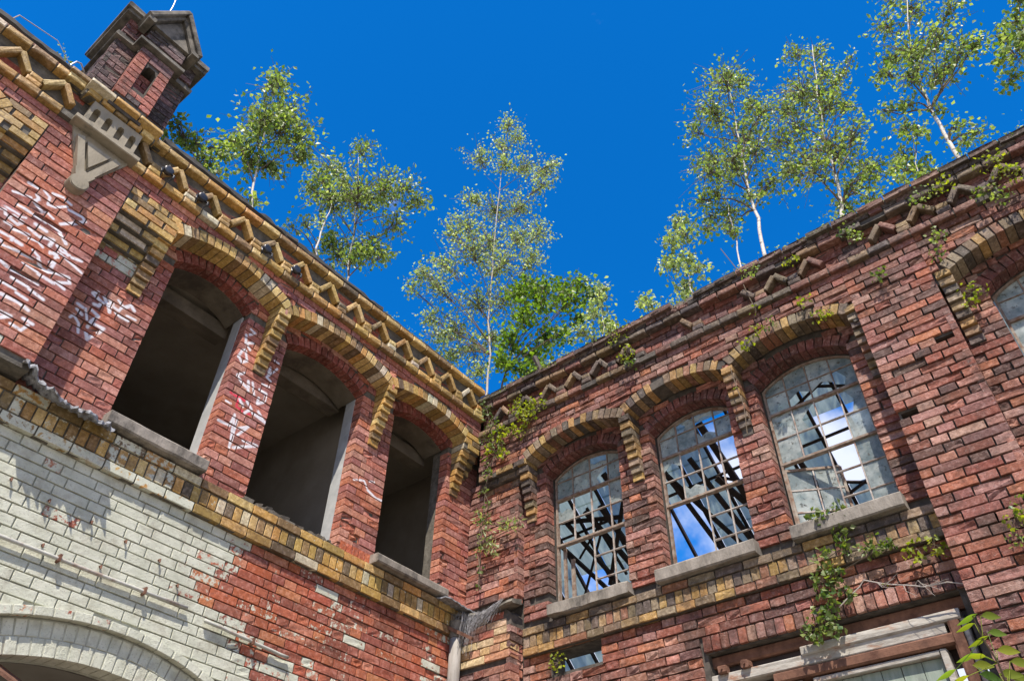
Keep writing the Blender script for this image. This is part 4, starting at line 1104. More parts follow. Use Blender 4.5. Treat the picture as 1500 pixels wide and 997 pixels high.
# low roof behind the front gable
V = [WL.pt(CL + .07, .05, 9.042), WL.pt(CR2 - .07, .05, 9.042), WL.pt(CR2 - .07, -.70, 9.042), WL.pt(CL + .07, -.70, 9.042), WL.pt(CL - .1, -.33, 9.16), WL.pt(CR2 + .1, -.33, 9.16)]
la.add(V, [(0, 4, 5, 1), (2, 5, 4, 3), (0, 3, 4), (1, 5, 2), (0, 1, 2, 3)])
la.build('roof', M['dark_stone'], tur)

# wires on and beside the turret
for pts, lab in (([(5.43, -.02, 7.74), (5.44, -.02, 7.86), (5.42, -.03, 7.95), (5.385, -.05, 7.99), (5.34, -.10, 8.0), (5.29, -.15, 8.0)], 'thin pale wire bent over beside the foot of the turret'),
                 ([(5.02, -.2, 9.15), (5.03, -.15, 9.42), (5.04, -.12, 9.60), (5.045, -.1, 9.75), (5.06, -.1, 9.90), (5.09, -.1, 10.2)], 'thin pale rod curving up from the turret top')):
    la = Acc(); la.tube([WL.pt(*p) for p in pts], .007, 6)
    o = la.build('lightning_wire', M['metal_light'], None, True); o['label'] = lab; o['category'] = 'wire'

# black fittings hanging in the frieze
for i, ((u, z), lab) in enumerate(zip(FIT, ('small black metal fitting in the zigzag frieze, nearest the stone console', 'second black metal fitting from the stone console, above the first yellow arch',
                                            'third black metal fitting from the console, above the arch joint', 'black metal fitting in the frieze farthest from the turret'))):
    t = thing('frieze_fitting', lab, 'metal fitting', WL.pt(u, .03, z), 'black metal fittings in the frieze')
    la = Acc()
    prof = [(.0, .016), (.012, .040), (.035, .050), (.055, .046), (.058, .03)]
    n = 10
    V = [WL.pt(u + r_ * math.cos(2 * math.pi * k / n), .045 + h, z + .035 + r_ * math.sin(2 * math.pi * k / n)) for h, r_ in prof for k in range(n)]
    F = [(i2 * n + k, i2 * n + (k + 1) % n, (i2 + 1) * n + (k + 1) % n, (i2 + 1) * n + k) for i2 in range(len(prof) - 1) for k in range(n)] + [tuple((len(prof) - 1) * n + k for k in range(n))]
    la.add(V, F); la.build('hood', M['fitting'], t, True)
    for s in (1, -1):
        la = Acc(); la.tube([WL.pt(u + s * .02, .06, z + .03), WL.pt(u + s * .06, .10, z + .0), WL.pt(u + s * .055, .11, z - .045), WL.pt(u + s * .04, .08, z - .085)], [.011, .010, .009, .006], 6)
        la.build('arm', M['fitting'], t)
    la = Acc(); la.tube([WL.pt(u, .05, z + .07), WL.pt(u + .01, .09, z + .10)], [.010, .006], 6); la.build('clip', M['metal_light'], t)

# conduits on the lower wall
for (a, b2, z0, z1, lab) in ((2.86, 6.6, 3.985, 3.952, 'long pale conduit pipe crossing the white painted bricks'), (1.92, 2.70, 3.914, 3.950, 'short pale conduit crossing the bare red bricks')):
    t = thing('conduit', lab, 'pipe', WL.pt((a + b2) / 2, -.18, z0))
    la = Acc(); n = 10
    la.tube([WL.pt(a + (b2 - a) * i / n, -.174 + R.uniform(-.002, .002), z0 + (z1 - z0) * i / n + R.uniform(-.003, .003)) for i in range(n + 1)], .013, 8)
    la.build('pipe_run', M['conduit'], t, True)
    u = a + .35
    while u < b2:
        la = Acc(); zz = z0 + (z1 - z0) * (u - a) / (b2 - a)
        la.box(WL.pt(u, -.17, zz), [WL.U, WL.Y, Vector((0, 0, 1))], (.008, .024, .024), 0, .001); la.build('clamp', M['rust'], t)
        u += .62
# old iron pegs and holes in the painted bricks
la = Acc()
for (u, z) in ((4.03, 4.32), (3.72, 4.30), (3.45, 4.27), (3.17, 4.24), (2.98, 4.12), (3.95, 4.03), (3.55, 4.04), (4.3, 4.35)):
    t0 = WL.pt(u, -.20, z)
    a2 = Acc(); a2.tube([t0, t0 + WL.Y * .022, t0 + WL.Y * .03 + Vector((0, 0, -.025))], [.009, .008, .005], 6)
    o = a2.build('iron_peg', M['rust'], left)

# ================================================================ RIGHT WALL
right = thing('brick_wall', 'soot-stained crumbling brick wall with tall glazed arched windows and sooty yellow brick arches', 'wall', (2.5, .2, 0))
OPR = [Arch(.80, 1.715, 6.30, 6.45), Arch(2.085, 2.94, 6.30, 6.44), Arch(3.24, 4.125, 6.33, 6.47), Arch(5.29, 6.2, 6.33, 6.47)]
ARR = [Arch(.68, 1.90, 6.44, 6.60), Arch(1.95, 3.05, 6.48, 6.62), Arch(3.12, 4.25, 6.50, 6.645), Arch(5.12, 6.38, 6.48, 6.64)]
P4a, P4b = 4.335, 4.99
def kr(u, z):
    x = R.random()
    if u > P4a and u < P4b: return 's' if x < .22 else ('r' if x < .55 else 'n')
    return 's' if x < .34 else ('r' if x < .8 else 'n')
HOLES_R = [(4.60, 6.11, .05, .035), (4.66, 5.61, .06, .035), (4.43, 5.31, .07, .05), (4.86, 5.86, .09, .035), (4.82, 5.47, .07, .035), (2.02, 5.02, .04, .06), (4.72, 4.34, .08, .035), (.66, 4.97, .04, .05)]
def hole_r(u, z):
    for (a, b2, w, h) in HOLES_R:
        if abs(u - a) < w and abs(z - b2) < h: return True
    return R.random() < .004

b = Acc()
small = [(.80, 4.19), (1.37, 4.19), (1.37, 4.385), (.80, 4.385)]
door_hole = [(2.35, -.5), (4.26, -.5), (4.26, 4.02), (2.35, 4.02)]
holesR = [a.poly(4.76, .012, side=.012) for a in OPR]
prism(b, WR, [(-.2165, 0), (7.5, 0), (7.5, 6.98), (-.2165, 6.98)], holesR + [small, door_hole], -.449, -.232)
prism(b, WR, [(-.2165, .01), (.79, .01), (.79, 4.1), (-.2165, 4.1)], [], -.448, -.3)
pp = [(-.0, 6.405), (.55, 6.405)]
for a in ARR[:3]: pp += a.curve(.012, 18)
pp += [(4.29, 6.40), (P4a + .01, 6.40), (P4a + .01, .0), (P4b - .01, .0), (P4b - .01, 6.4), (5.05, 6.4)]
pp += ARR[3].curve(.012, 18) + [(7.5, 6.5), (7.5, 7.01), (0, 7.01)]
prism(b, WR, pp, [[(a - w, z - h), (a + w, z - h), (a + w, z + h), (a - w, z + h)] for a, z, w, h in HOLES_R if P4a + .06 < a < P4b - .1], -.218, -.032)
prism(b, WR, [(.0, 7.01), (7.5, 7.01), (7.5, 7.40), (.0, 7.40)], [], -.216, -.058)
prism(b, WR, [(-.2, 6.98), (7.5, 6.98), (7.5, 7.44), (-.2, 7.44)], [], -.449, -.2145)
prism(b, WR, [(-.19, 4.93), (.482, 4.93), (.482, 6.45), (-.19, 6.45)], [], -.2185, -.132)
prism(b, WR, [(-.15, .0), (.482, .0), (.482, 4.78), (.40, 4.86), (-.15, 4.90)], [], -.2195, -.030)
b.build('masonry_core', M['mortar_dark'], right)

rr_ = []
fill(rr_, WR, .50, 4.33, 4.15, 4.392, -.2, [rectvoid(.80, 1.37, 4.19, 4.5)], red_right, kr, None, ref=4.39, dj=.006, j=.013)
fill(rr_, WR, .50, 2.30, 2.9, 4.16, -.2, [rectvoid(.80, 1.37, 4.19, 4.5)], red_right, kr, None, ref=4.39, dj=.006, j=.013)
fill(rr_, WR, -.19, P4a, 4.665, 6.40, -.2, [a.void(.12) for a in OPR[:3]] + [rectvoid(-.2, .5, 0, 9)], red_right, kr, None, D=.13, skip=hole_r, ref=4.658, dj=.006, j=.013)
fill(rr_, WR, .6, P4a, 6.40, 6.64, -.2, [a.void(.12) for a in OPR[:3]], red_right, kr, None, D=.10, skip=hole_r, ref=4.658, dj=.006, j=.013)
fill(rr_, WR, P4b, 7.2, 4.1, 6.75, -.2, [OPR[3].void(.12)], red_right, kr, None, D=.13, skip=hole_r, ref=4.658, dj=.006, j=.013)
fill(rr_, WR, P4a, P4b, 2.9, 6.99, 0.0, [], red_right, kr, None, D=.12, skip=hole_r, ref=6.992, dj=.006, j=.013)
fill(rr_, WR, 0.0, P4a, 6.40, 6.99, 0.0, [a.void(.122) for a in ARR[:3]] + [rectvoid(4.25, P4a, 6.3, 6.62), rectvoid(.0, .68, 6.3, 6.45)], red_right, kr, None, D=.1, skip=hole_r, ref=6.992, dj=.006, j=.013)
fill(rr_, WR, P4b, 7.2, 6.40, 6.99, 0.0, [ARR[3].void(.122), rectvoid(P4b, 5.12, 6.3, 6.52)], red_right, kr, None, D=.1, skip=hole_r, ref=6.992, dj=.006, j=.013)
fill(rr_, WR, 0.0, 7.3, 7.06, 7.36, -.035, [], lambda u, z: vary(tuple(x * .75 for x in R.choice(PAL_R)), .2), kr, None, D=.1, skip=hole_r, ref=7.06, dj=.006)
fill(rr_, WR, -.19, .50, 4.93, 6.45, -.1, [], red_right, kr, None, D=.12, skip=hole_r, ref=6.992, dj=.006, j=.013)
fill(rr_, WR, -.13, .50, 2.9, 4.36, 0.0, [], red_right, kr, None, D=.14)
for a in OPR: ring(rr_, WR, a, .112, -.2, .15, lambda u, z: vary((.20, .075, .06), .3), kind='r')
row(rr_, WR, 2.33, P4a, 4.09, -.195, .066, .115, .15, red_right, 'r', gap=.011)
class SideX(Wall):
    '''return face looking toward +x at x0; u runs along y'''
    def __init__(self, x0):
        self.side = 'S'; self.U = Vector((0, 1, 0)); self.Y = Vector((1, 0, 0)); self.x0 = x0
    def pt(self, u, d, z): return Vector((self.x0 + d, u, z))
for (x0, y0, y1, z0, z1) in ((P4b, .0, .2, 2.9, 6.42), (.50, .10, .2, 4.93, 6.16), (.50, .0, .2, 2.9, 4.70)):
    sx = SideX(x0)
    k = 0; z = z0 + .0385
    while z < z1:
        w1_ = (y1 - y0) * (.999 if (k % 2 or y1 - y0 < .15) else .55)
        rec(rr_, sx, y0 + w1_ / 2, z, .0, w1_ - .010, .065, .05, R.choice('rrsn'), 0, red_right(x0, z), stretch=(.115, .065, .05))
        if w1_ < (y1 - y0) * .9: rec(rr_, sx, y0 + w1_ + ((y1 - y0) - w1_) / 2, z, .0, (y1 - y0) - w1_ - .010, .065, .05, R.choice('rrs'), 0, red_right(x0, z), stretch=(.115, .065, .05))
        z += CRS; k += 1
emit(rr_, 'brick', M['brick_right'], right, 300, 'brickwork')

# yellow courses at the head of the lower corner pier
lc = []
for i, z in enumerate((4.40, 4.477, 4.554)): row(lc, WR, -.13, .495, z, 0.0, (.24, .115, .2)[i], .065, .14, lambda u, z: vary(R.choice([(.62, .44, .22), (.60, .36, .18), (.56, .30, .17), (.66, .52, .30)])), 'r')
for i, z in enumerate((4.631, 4.708, 4.785)): row(lc, WR, -.10 + i * .04, .48 - i * .04, z, -.004 - i * .008, .2, .065, .14, lambda u, z: vary(R.choice([(.42, .24, .18), (.50, .38, .24), (.40, .15, .10)])), 'r')
la = Acc(); prism(la, WR, [(-.13, 4.37), (.48, 4.37), (.44, 4.79), (-.13, 4.79)], [], -.20, -.024)
pe = la.build('pier_head', M['mortar_dark'], right); tagp(pe, 'broken yellow and red brick head of the short corner pier')
emit(lc, 'pier_brick', M['yellow_left'], pe, 60)
# dished stone ledge on the pier
la = Acc()
n = 12; V = []; F = []
for i in range(n + 1):
    t = i / n; u = -.16 + t * .70
    sag = -.045 * math.sin(math.pi * t) - .02 * t
    e = R.uniform(-.012, .012)
    pr = [(-.12, 4.90 + sag), (.02 + e, 4.875 + sag), (.045 + e, 4.885 + sag), (.03 + e, 4.915 + sag), (-.12, 4.955 + sag)]
    V += [WR.pt(u, p, q) for p, q in pr]
for i in range(n):
    for k in range(5): F.append((i * 5 + k, (i + 1) * 5 + k, (i + 1) * 5 + (k + 1) % 5, i * 5 + (k + 1) % 5))
F += [tuple(reversed(range(5))), tuple(n * 5 + k for k in range(5))]
la.add(V, F); o = la.build('pier_ledge', M['dark_stone'], right); tagp(o, 'thin sagging stone ledge bridging the corner above the pier')

# sooty yellow band
sc = []
row(sc, WR, .52, P4a - .002, 4.428, -.155, .17, .066, .12, yel_right, 'r', drop=.02)
row(sc, WR, .52, P4a - .002, 4.521, -.162, .066, .104, .12, yel_right, 'r', drop=.03)
row(sc, WR, .52, P4a - .002, 4.616, -.152, .24, .066, .12, yel_right, 'r', drop=.03)
row(sc, WR, P4b, 7.2, 4.52, -.16, .24, .066, .12, yel_right, 'r')
la = Acc(); prism(la, WR, [(.52, 4.393), (P4a, 4.393), (P4a, 4.652), (.52, 4.652)], [], -.208, -.176)
band = la.build('string_course', M['mortar_dark'], right); tagp(band, 'band of sooty yellow bricks with an upright row in the middle')
emit(sc, 'band_brick', M['yellow_right'], band, 300)
for a in ARR:
    la = Acc(); prism(la, WR, ringpoly(a, .010, .104), [], -.19, -.012)
    ar = la.build('arch', M['mortar_dark'], right)
    vv = []
    ring(vv, WR, a, .112, .003, .205, yel_right, 0.0, 'r', drop=.05)
    emit(vv, 'voussoir', M['yellow_right'], ar, 60)
for u, zt in ((1.925, 6.47), (3.085, 6.50), (4.30, 6.58), (5.065, 6.52), (.62, 6.47)):
    corbel(WR, right, u, zt, 9, yel_right, M['yellow_right'], M['mortar_dark'], w=.10 if u == 4.30 else .115, drop=(8,) if u > 3 and u < 4 else None)
panel(WR, right, .002, .66, 6.40, 6.48, yel_right, M['yellow_right'], M['mortar_dark'], 3)
frieze(WR, right, .0, 7.2, 7.025, 7.385, lambda u, z: vary(R.choice([(.20, .15, .09), (.14, .11, .08), (.28, .19, .10), (.10, .08, .07), (.24, .11, .08)]), .2), M['yellow_right'], M['mortar_dark'], .17, .342,
       broken=[(2.3, 2.7), (3.0, 3.4), (4.25, 4.7)], drop=.08, deep=.05)
# coping with a drip course below
la = Acc(); n = 160; V = []; F = []
for i in range(n + 1):
    u = -.45 + i * 7.9 / n
    e = R.uniform(-.006, .006); e2 = R.uniform(-.005, .005)
    nt = -.018 if R.random() < .2 else 0
    pr = [(-.47, 7.40), (.02, 7.425), (.025 + e * .5, 7.45), (.050 + e + nt, 7.465), (.055 + e + nt, 7.525 + e2), (.0, 7.55 + e2), (-.47, 7.53)]
    V += [WR.pt(u, p, q) for p, q in pr]
m7 = 7
for i in range(n):
    for k in range(m7): F.append((i * m7 + k, (i + 1) * m7 + k, (i + 1) * m7 + (k + 1) % m7, i * m7 + (k + 1) % m7))
F += [tuple(reversed(range(m7))), tuple(n * m7 + k for k in range(m7))]
la.add(V, F); cop = la.build('coping', M['coping'], right)
vv = []
row(vv, WR, -.3, 7.4, 7.505, .10, .235, .062, .14, lambda u, z: vary(R.choice([(.15, .10, .08), (.10, .075, .06), (.22, .13, .10), (.13, .12, .08), (.26, .17, .13)]), .2), 's', drop=.09, dj=.014)
row(vv, WR, -.3, 7.4, 7.445, .062, .115, .052, .10, lambda u, z: vary(R.choice([(.13, .08, .07), (.09, .07, .06), (.20, .10, .08)]), .2), 's', drop=.10, dj=.010)
emit(vv, 'coping_brick', M['brick_right'], cop, 150)
# sills
for i, (a, b2, br) in enumerate(((.86, 1.735, True), (2.035, 2.965, False), (3.275, 4.150, False), (5.25, 6.25, False))):
    o = sill(WR, right, a, b2, 4.665, 4.785, -.085, -.46, M['sill'], br)
    if br: tagp(o, 'stone window sill with a broken ragged front edge')

# ---------------------------------------------------------------- windows
ZB = 4.79
T1, T2 = 6.03, 5.50
def window(arch, y, present, broken, label, missing_bars=(), arch_broken=()):
    """frame with two heavy transoms, three mullions, thin crossbars; panes by (column,row)"""
    fr = Acc()
    a, b2 = arch.a + .012, arch.b - .012
    A2 = Arch(a, b2, arch.zs - .01, arch.zc - .015)
    d0, d1 = -y - .02, -y + .02
    loop_out = A2.poly(ZB, .0, 16)
    inner = [(a + .020, ZB + .024)] + [(min(max(p[0], a + .020), b2 - .020), p[1] - .022) for p in A2.curve(0, 16)] + [(b2 - .020, ZB + .024)]
    prism(fr, WR, loop_out, [inner], d0, d1)
    w = fr.build('window', M['frame'], right); tagp(w, label)
    W = b2 - a
    cols = [a + W * k / 4 for k in range(5)]
    rows = [ZB, ZB + (T2 - ZB) / 3, ZB + (T2 - ZB) * 2 / 3, T2, (T1 + T2) / 2, T1, 6.25]
    def bar(p, q, hw, hd, mat, nm='glazing_bar'):
        la = Acc()
        P, Q = WR.pt(p[0], -y, p[1]), WR.pt(q[0], -y, q[1])
        t = (Q - P); L = t.length; t.normalize()
        la.box((P + Q) / 2, [t, WR.Y, t.cross(WR.Y)], (L / 2, hd, hw), 0, .0015, .004)
        return la.build(nm, mat, w)
    for z in (T1, T2): bar((a + .01, z), (b2 - .01, z), .013, .026, M['frame'], 'transom')
    def topz(u): return A2.z0 + math.sqrt(A2.R ** 2 - (u - A2.c) ** 2)
    for k in (1, 2, 3):
        zb2 = ZB if k > 1 or 'm1' not in missing_bars else T2
        bar((cols[k], zb2), (cols[k] + R.uniform(-.006, .006), T1), .0060, .012, M['bar'])
        bar((cols[k], T1), (cols[k], topz(cols[k]) - .01), .006, .012, M['frame'])
    x0 = cols[0] + .01
    bar((x0, rows[4]), (cols[4] - .01, rows[4]), .006, .012, M['bar'])
    xa = cols[2] if 'm1' in missing_bars else x0
    for z in (rows[1], rows[2]): bar((xa, z), (cols[4] - .01, z + R.uniform(-.004, .004)), .006, .012, M['bar'])
    bar((x0, rows[6]), (cols[4] - .01, rows[6]), .005, .010, M['frame'])
    gl = .008
    def pane(poly, lab=None):
        la = Acc(); prism(la, WR, poly, [], -y - .003, -y + .001)
        o = la.build('pane', M['pane'], w)
        if lab: tagp(o, lab)
    def shard(x0, x1, z0, z1, mode):
        if mode == 1: return [(x0, z0), (x0 + (x1 - x0) * .55, z0), (x0 + (x1 - x0) * .30, z0 + (z1 - z0) * .45), (x0 + (x1 - x0) * .62, z0 + (z1 - z0) * .72), (x1, z1), (x0, z1)]
        if mode == 2: return [(x0, z0), (x1, z0), (x1, z0 + (z1 - z0) * .35), (x0 + (x1 - x0) * .6, z0 + (z1 - z0) * .55), (x0 + (x1 - x0) * .25, z0 + (z1 - z0) * .42), (x0, z0 + (z1 - z0) * .7)]
        if mode == 3: return [(x0, z1), (x1, z1), (x1, z0 + (z1 - z0) * .5), (x0 + (x1 - x0) * .5, z0 + (z1 - z0) * .75), (x0, z0 + (z1 - z0) * .45)]
        if mode == 4: return [(x1, z0), (x1, z1), (x0 + (x1 - x0) * .2, z1), (x0 + (x1 - x0) * .55, z0 + (z1 - z0) * .5), (x0 + (x1 - x0) * .35, z0)]
    for c in range(4):
        x0, x1 = cols[c] + gl, cols[c + 1] - gl
        if c == 0: x0 += .01
        if c == 3: x1 -= .01
        for r_ in range(5):
            z0, z1 = rows[r_] + gl, rows[r_ + 1] - gl
            if r_ in (0,): z0 += .015
            if r_ in (2, 3): z1 -= .008
            if (c, r_) in present: pane([(x0, z0), (x1, z0), (x1, z1), (x0, z1)])
            elif (c, r_) in broken: pane(shard(x0, x1, z0, z1, broken[(c, r_)]), 'broken shard of glass left in the bars')
        for r_ in (5, 6):
            if ('a', c, r_) in arch_broken and arch_broken[('a', c, r_)] == 0: continue
            z0 = (T1 + .015) if r_ == 5 else rows[6] + .006
            if r_ == 5: poly = [(x0, z0), (x1, z0), (x1, rows[6] - .006), (x0, rows[6] - .006)]
            else:
                xs = [x1 + (x0 - x1) * i / 4 for i in range(5)]
                poly = [(x0, z0), (x1, z0)] + [(x, max(z0 + .004, topz(x) - .022)) for x in xs]
            md = arch_broken.get(('a', c, r_)) if arch_broken else None
            if md:
                zt = max(p[1] for p in poly)
                cutp = shard(x0, x1, z0, min(p[1] for p in poly if p[1] > z0 + .003), md)
                pane(cutp, 'broken shard of glass left in the bars')
            else: pane(poly)
    return w, cols, rows

YF = .37
w1, c1, r1 = window(OPR[0], YF, {(3, 4)}, {(0, 4): 2}, 'first arched window from the corner, only its arched head still glazed', ('m1',), {('a', 2, 6): 2, ('a', 2, 5): 1})
w2, c2, r2 = window(OPR[1], YF, set(), {(0, 4): 3, (1, 3): 2}, 'middle arched window with its lower left light gone, open to the blue sky', ('m1',), {('a', 1, 6): 4, ('a', 2, 6): 3, ('a', 3, 6): 0, ('a', 2, 5): 2})
w3, c3, r3 = window(OPR[2], YF, {(3, 3), (3, 2), (3, 1), (3, 0), (0, 4), (0, 3)}, {(1, 4): 1, (3, 4): 4, (2, 0): 2}, 'third arched window, the one beside the wide pilaster, with a casement hanging open', ('m1',),
                {('a', 1, 5): 3, ('a', 2, 5): 3, ('a', 3, 5): 4})
w4, c4, r4 = window(OPR[3], YF, {(0, 4), (0, 3), (1, 4), (1, 3), (0, 2), (2, 4), (1, 2), (3, 4)}, {}, 'arched window beyond the wide pilaster at the right edge, still glazed', (), {})
# casement of the third window hanging outward
ca = Acc()
hx = OPR[2].a + .03
def cpt(s, z, o=0): return Vector((hx + s * .88 + o * .3, YF + s * .46, z))
for (p, q) in ((cpt(0, 4.83), cpt(0, 5.44)), (cpt(.46, 4.83), cpt(.46, 5.44)), (cpt(0, 4.83), cpt(.46, 4.83)), (cpt(0, 5.44), cpt(.46, 5.44))):
    t = (q - p); L = t.length; ca.box((p + q) / 2, [t, Vector((.46, -.88, 0)), t.cross(Vector((.46, -.88, 0)))], (L / 2, .014, .011), 0, .001)
cs = ca.build('casement', M['frame'], right); tagp(cs, 'steel casement hanging open inside the lower left of the third window')
for (p, q) in ((cpt(.23, 4.83), cpt(.23, 5.44)), (cpt(0, 5.03), cpt(.46, 5.03)), (cpt(0, 5.24), cpt(.46, 5.24))):
    la = Acc(); t = (q - p); la.box((p + q) / 2, [t, Vector((.46, -.88, 0)), t.cross(Vector((.46, -.88, 0)))], (t.length / 2, .009, .006)); la.build('glazing_bar', M['bar'], cs)
for i in range(2):
    for k in range(3):
        if (i, k) == (1, 0): continue
        z0 = (4.845, 5.04, 5.25)[k]; z1 = (5.02, 5.23, 5.43)[k]
        s0, s1 = (.015, .215) if i == 0 else (.245, .445)
        la = Acc(); P = [cpt(s0, z0), cpt(s1, z0), cpt(s1, z1), cpt(s0, z1)]
        off = Vector((.46, -.88, 0)) * .003
        la.add(P + [p + off for p in P], [(0, 1, 2, 3), (7, 6, 5, 4), (0, 4, 5, 1), (1, 5, 6, 2), (2, 6, 7, 3), (3, 7, 4, 0)])
        la.build('pane', M['pane'], cs)
# remains of the first window's casement frame at its left
la = Acc()
for z0, z1 in ((4.80, 5.49),):
    la.box(Vector((.865, YF + .05, (z0 + z1) / 2)), [Vector((0, 0, 1)), Vector((1, 0, 0)), Vector((0, 1, 0))], ((z1 - z0) / 2, .016, .012))
    la.box(Vector((.925, YF + .10, 5.10)), [Vector((0, 0, 1)), Vector((1, 0, 0)), Vector((0, 1, 0))], (.28, .02, .010))
la.build('jamb_remnant', M['frame'], right)

# ---------------------------------------------------------------- glass roof behind the right wall
T40 = math.tan(math.radians(40))
def rp(x, y, off=0.0): return Vector((x, y, 7.0 - T40 * (y - .5))) + Vector((0, math.sin(math.radians(40)), math.cos(math.radians(40)))) * off
roof = thing('glass_roof', 'glazed lean-to roof with black steel bars, seen through the arched windows from below', 'glass roof', (2.2, 1.8, 5.9))
GX = [-1.35, -.95, -.60, -.23, .13, .50, .87, 1.235, 1.60, 1.94, 2.29, 2.67, 3.06, 3.42, 3.75, 4.10, 4.45, 4.80, 5.15, 5.5, 5.85, 6.2]
SD = Vector((0, math.cos(math.radians(40)), -math.sin(math.radians(40)))); NN = Vector((0, math.sin(math.radians(40)), math.cos(math.radians(40)))); XX = Vector((1, 0, 0))
for x in GX:
    la = Acc(); P, Q = rp(x, .56, -.02), rp(x, 3.1, -.02)
    la.box((P + Q) / 2, [SD, XX, NN], ((Q - P).length / 2, .014, .022))
    la.build('rafter', M['steel'], roof)
yy = [.56 + .30 * i for i in range(9)]
for i in range(len(GX) - 1):
    for k in range(len(yy) - 1):
        x0, x1 = GX[i] + .016, GX[i + 1] - .016
        cx, cy = (x0 + x1) / 2, (yy[k] + yy[k + 1]) / 2
        if any(inpoly((cx, cy), h) for h in HOLES): continue
        if R.random() < .05: continue
        la = Acc()
        y0, y1 = yy[k] + .003, yy[k + 1] + .012
        P = [rp(x0, y0, .012), rp(x1, y0, .012), rp(x1, y1, .006), rp(x0, y1, .006)]
        la.add(P + [p + NN * .005 for p in P], [(3, 2, 1, 0), (4, 5, 6, 7), (0, 1, 5, 4), (1, 2, 6, 5), (2, 3, 7, 6), (3, 0, 4, 7)])
        la.build('roof_pane', M['roof_glass'], roof)
for i, (a, b2) in enumerate(DIAG):
    la = Acc(); o = -.06 - .012 * (i % 3)
    P, Q = rp(a[0], a[1], o), rp(b2[0], b2[1], o)
    t = Q - P; L = t.length; P2, Q2 = P - t * .06, Q + t * .06
    la.box((P2 + Q2) / 2, [t, t.cross(NN), NN], (L * .56, .013 if i not in (5, 8, 9) else .024, .014)); la.build('brace', M['steel'], roof)
for (a, b2, w) in (((1.72, .9), (1.95, 1.95), .022), ((3.06, .85), (3.20, 1.95), .025), ((2.75, .9), (2.9, 1.95), .02), ((1.1, .95), (1.35, 1.95), .03), ((.5, 1.9), (1.3, 1.1), .022), ((2.27, 1.33), (2.6, 1.9), .03), ((2.38, .86), (2.52, 1.95), .035), ((.87, 1.2), (1.02, 1.95), .03), ((.66, 1.2), (.93, 1.95), .028), ((.30, 1.05), (.62, 1.95), .022), ((2.1, 1.1), (2.3, 1.95), .025)):
    la = Acc(); P, Q = rp(a[0], a[1], -.10), rp(b2[0], b2[1], -.10); t = Q - P
    la.box((P + Q) / 2, [t, t.cross(NN), NN], (t.length / 2, w, .02)); la.build('truss_member', M['steel'], roof)
for y in (.60, 3.05):
    la = Acc(); la.box(rp(2.4, y, -.06), [XX, SD, NN], (3.85, .03, .035)); la.build('purlin', M['steel'], roof)

# ---------------------------------------------------------------- boarded doorway at the lower right
dr = thing('boarded_doorway', 'wide doorway with rusty steel lintel, weathered white boards and green panels below the ivy', 'doorway', WR.pt(3.3, -.3, 0))
la = Acc(); la.abox(WR.pt(2.33, -.44, 3.93), WR.pt(4.31, -.29, 4.015), 0, .002, .01); la.build('steel_lintel', M['rust'], dr)
la = Acc(); la.abox(WR.pt(2.36, -.44, 3.60), WR.pt(4.25, -.33, 3.925), 0, .002); la.build('backing_board', M['steel'], dr)
la = Acc(); la.abox(WR.pt(3.10, -.32, 3.835), WR.pt(4.22, -.20, 3.905), 0, .004, .01); tagp(la.build('board', M['board'], dr), 'short upper weathered board on the right')
la = Acc(); la.abox(WR.pt(2.36, -.33, 3.765), WR.pt(4.10, -.215, 3.845), 0, .004, .01); tagp(la.build('board', M['board'], dr), 'long lower weathered board')
la = Acc(); la.abox(WR.pt(2.86, -.30, 3.68), WR.pt(4.13, -.19, 3.757), 0, .003, .014); la.build('rusty_rail', M['rust'], dr)
for x in (2.66, 2.47):
    la = Acc(); la.abox(WR.pt(x - .035, -.25, 3.84), WR.pt(x + .035, -.18, 3.90), 0, .004, .01)
    la.tube([WR.pt(x, -.18, 3.87), WR.pt(x, -.165, 3.87)], .008, 6); la.build('bracket', M['rust'], dr)
la = Acc(); la.abox(WR.pt(4.125, -.32, 1.0), WR.pt(4.20, -.20, 3.83), 0, .003, .01); tagp(la.build('post', M['rust'], dr), 'rust-streaked upright post')
la = Acc(); la.abox(WR.pt(4.202, -.30, 1.0), WR.pt(4.245, -.21, 3.83), 0, .003, .01); tagp(la.build('post', M['board'], dr), 'white painted upright strip')
for (a, b2) in ((3.14, 4.06), (2.30, 3.06)):
    ex = a + .03
    la = Acc(); la.abox(WR.pt(a, -.33, 1.0), WR.pt(a + .045, -.21, 3.67), 0, .002, .006); la.abox(WR.pt(b2 - .045, -.33, 1.0), WR.pt(b2, -.21, 3.67), 0, .002, .006)
    la.abox(WR.pt(a + .047, -.33, 3.635), WR.pt(b2 - .047, -.21, 3.67), 0, .002, .006)
    fr = la.build('panel_frame', M['board'], dr)
    n = 6
    for i in range(n):
        x0 = a + .05 + (b2 - a - .1) * i / n; x1 = a + .05 + (b2 - a - .1) * (i + 1) / n
        la = Acc(); la.abox(WR.pt(x0 + .002, -.29, 1.0), WR.pt(x1 - .002, -.255 + R.uniform(-.003, .003), 3.63), 0, .001, .003); la.build('panel_board', M['green_panel'], fr)

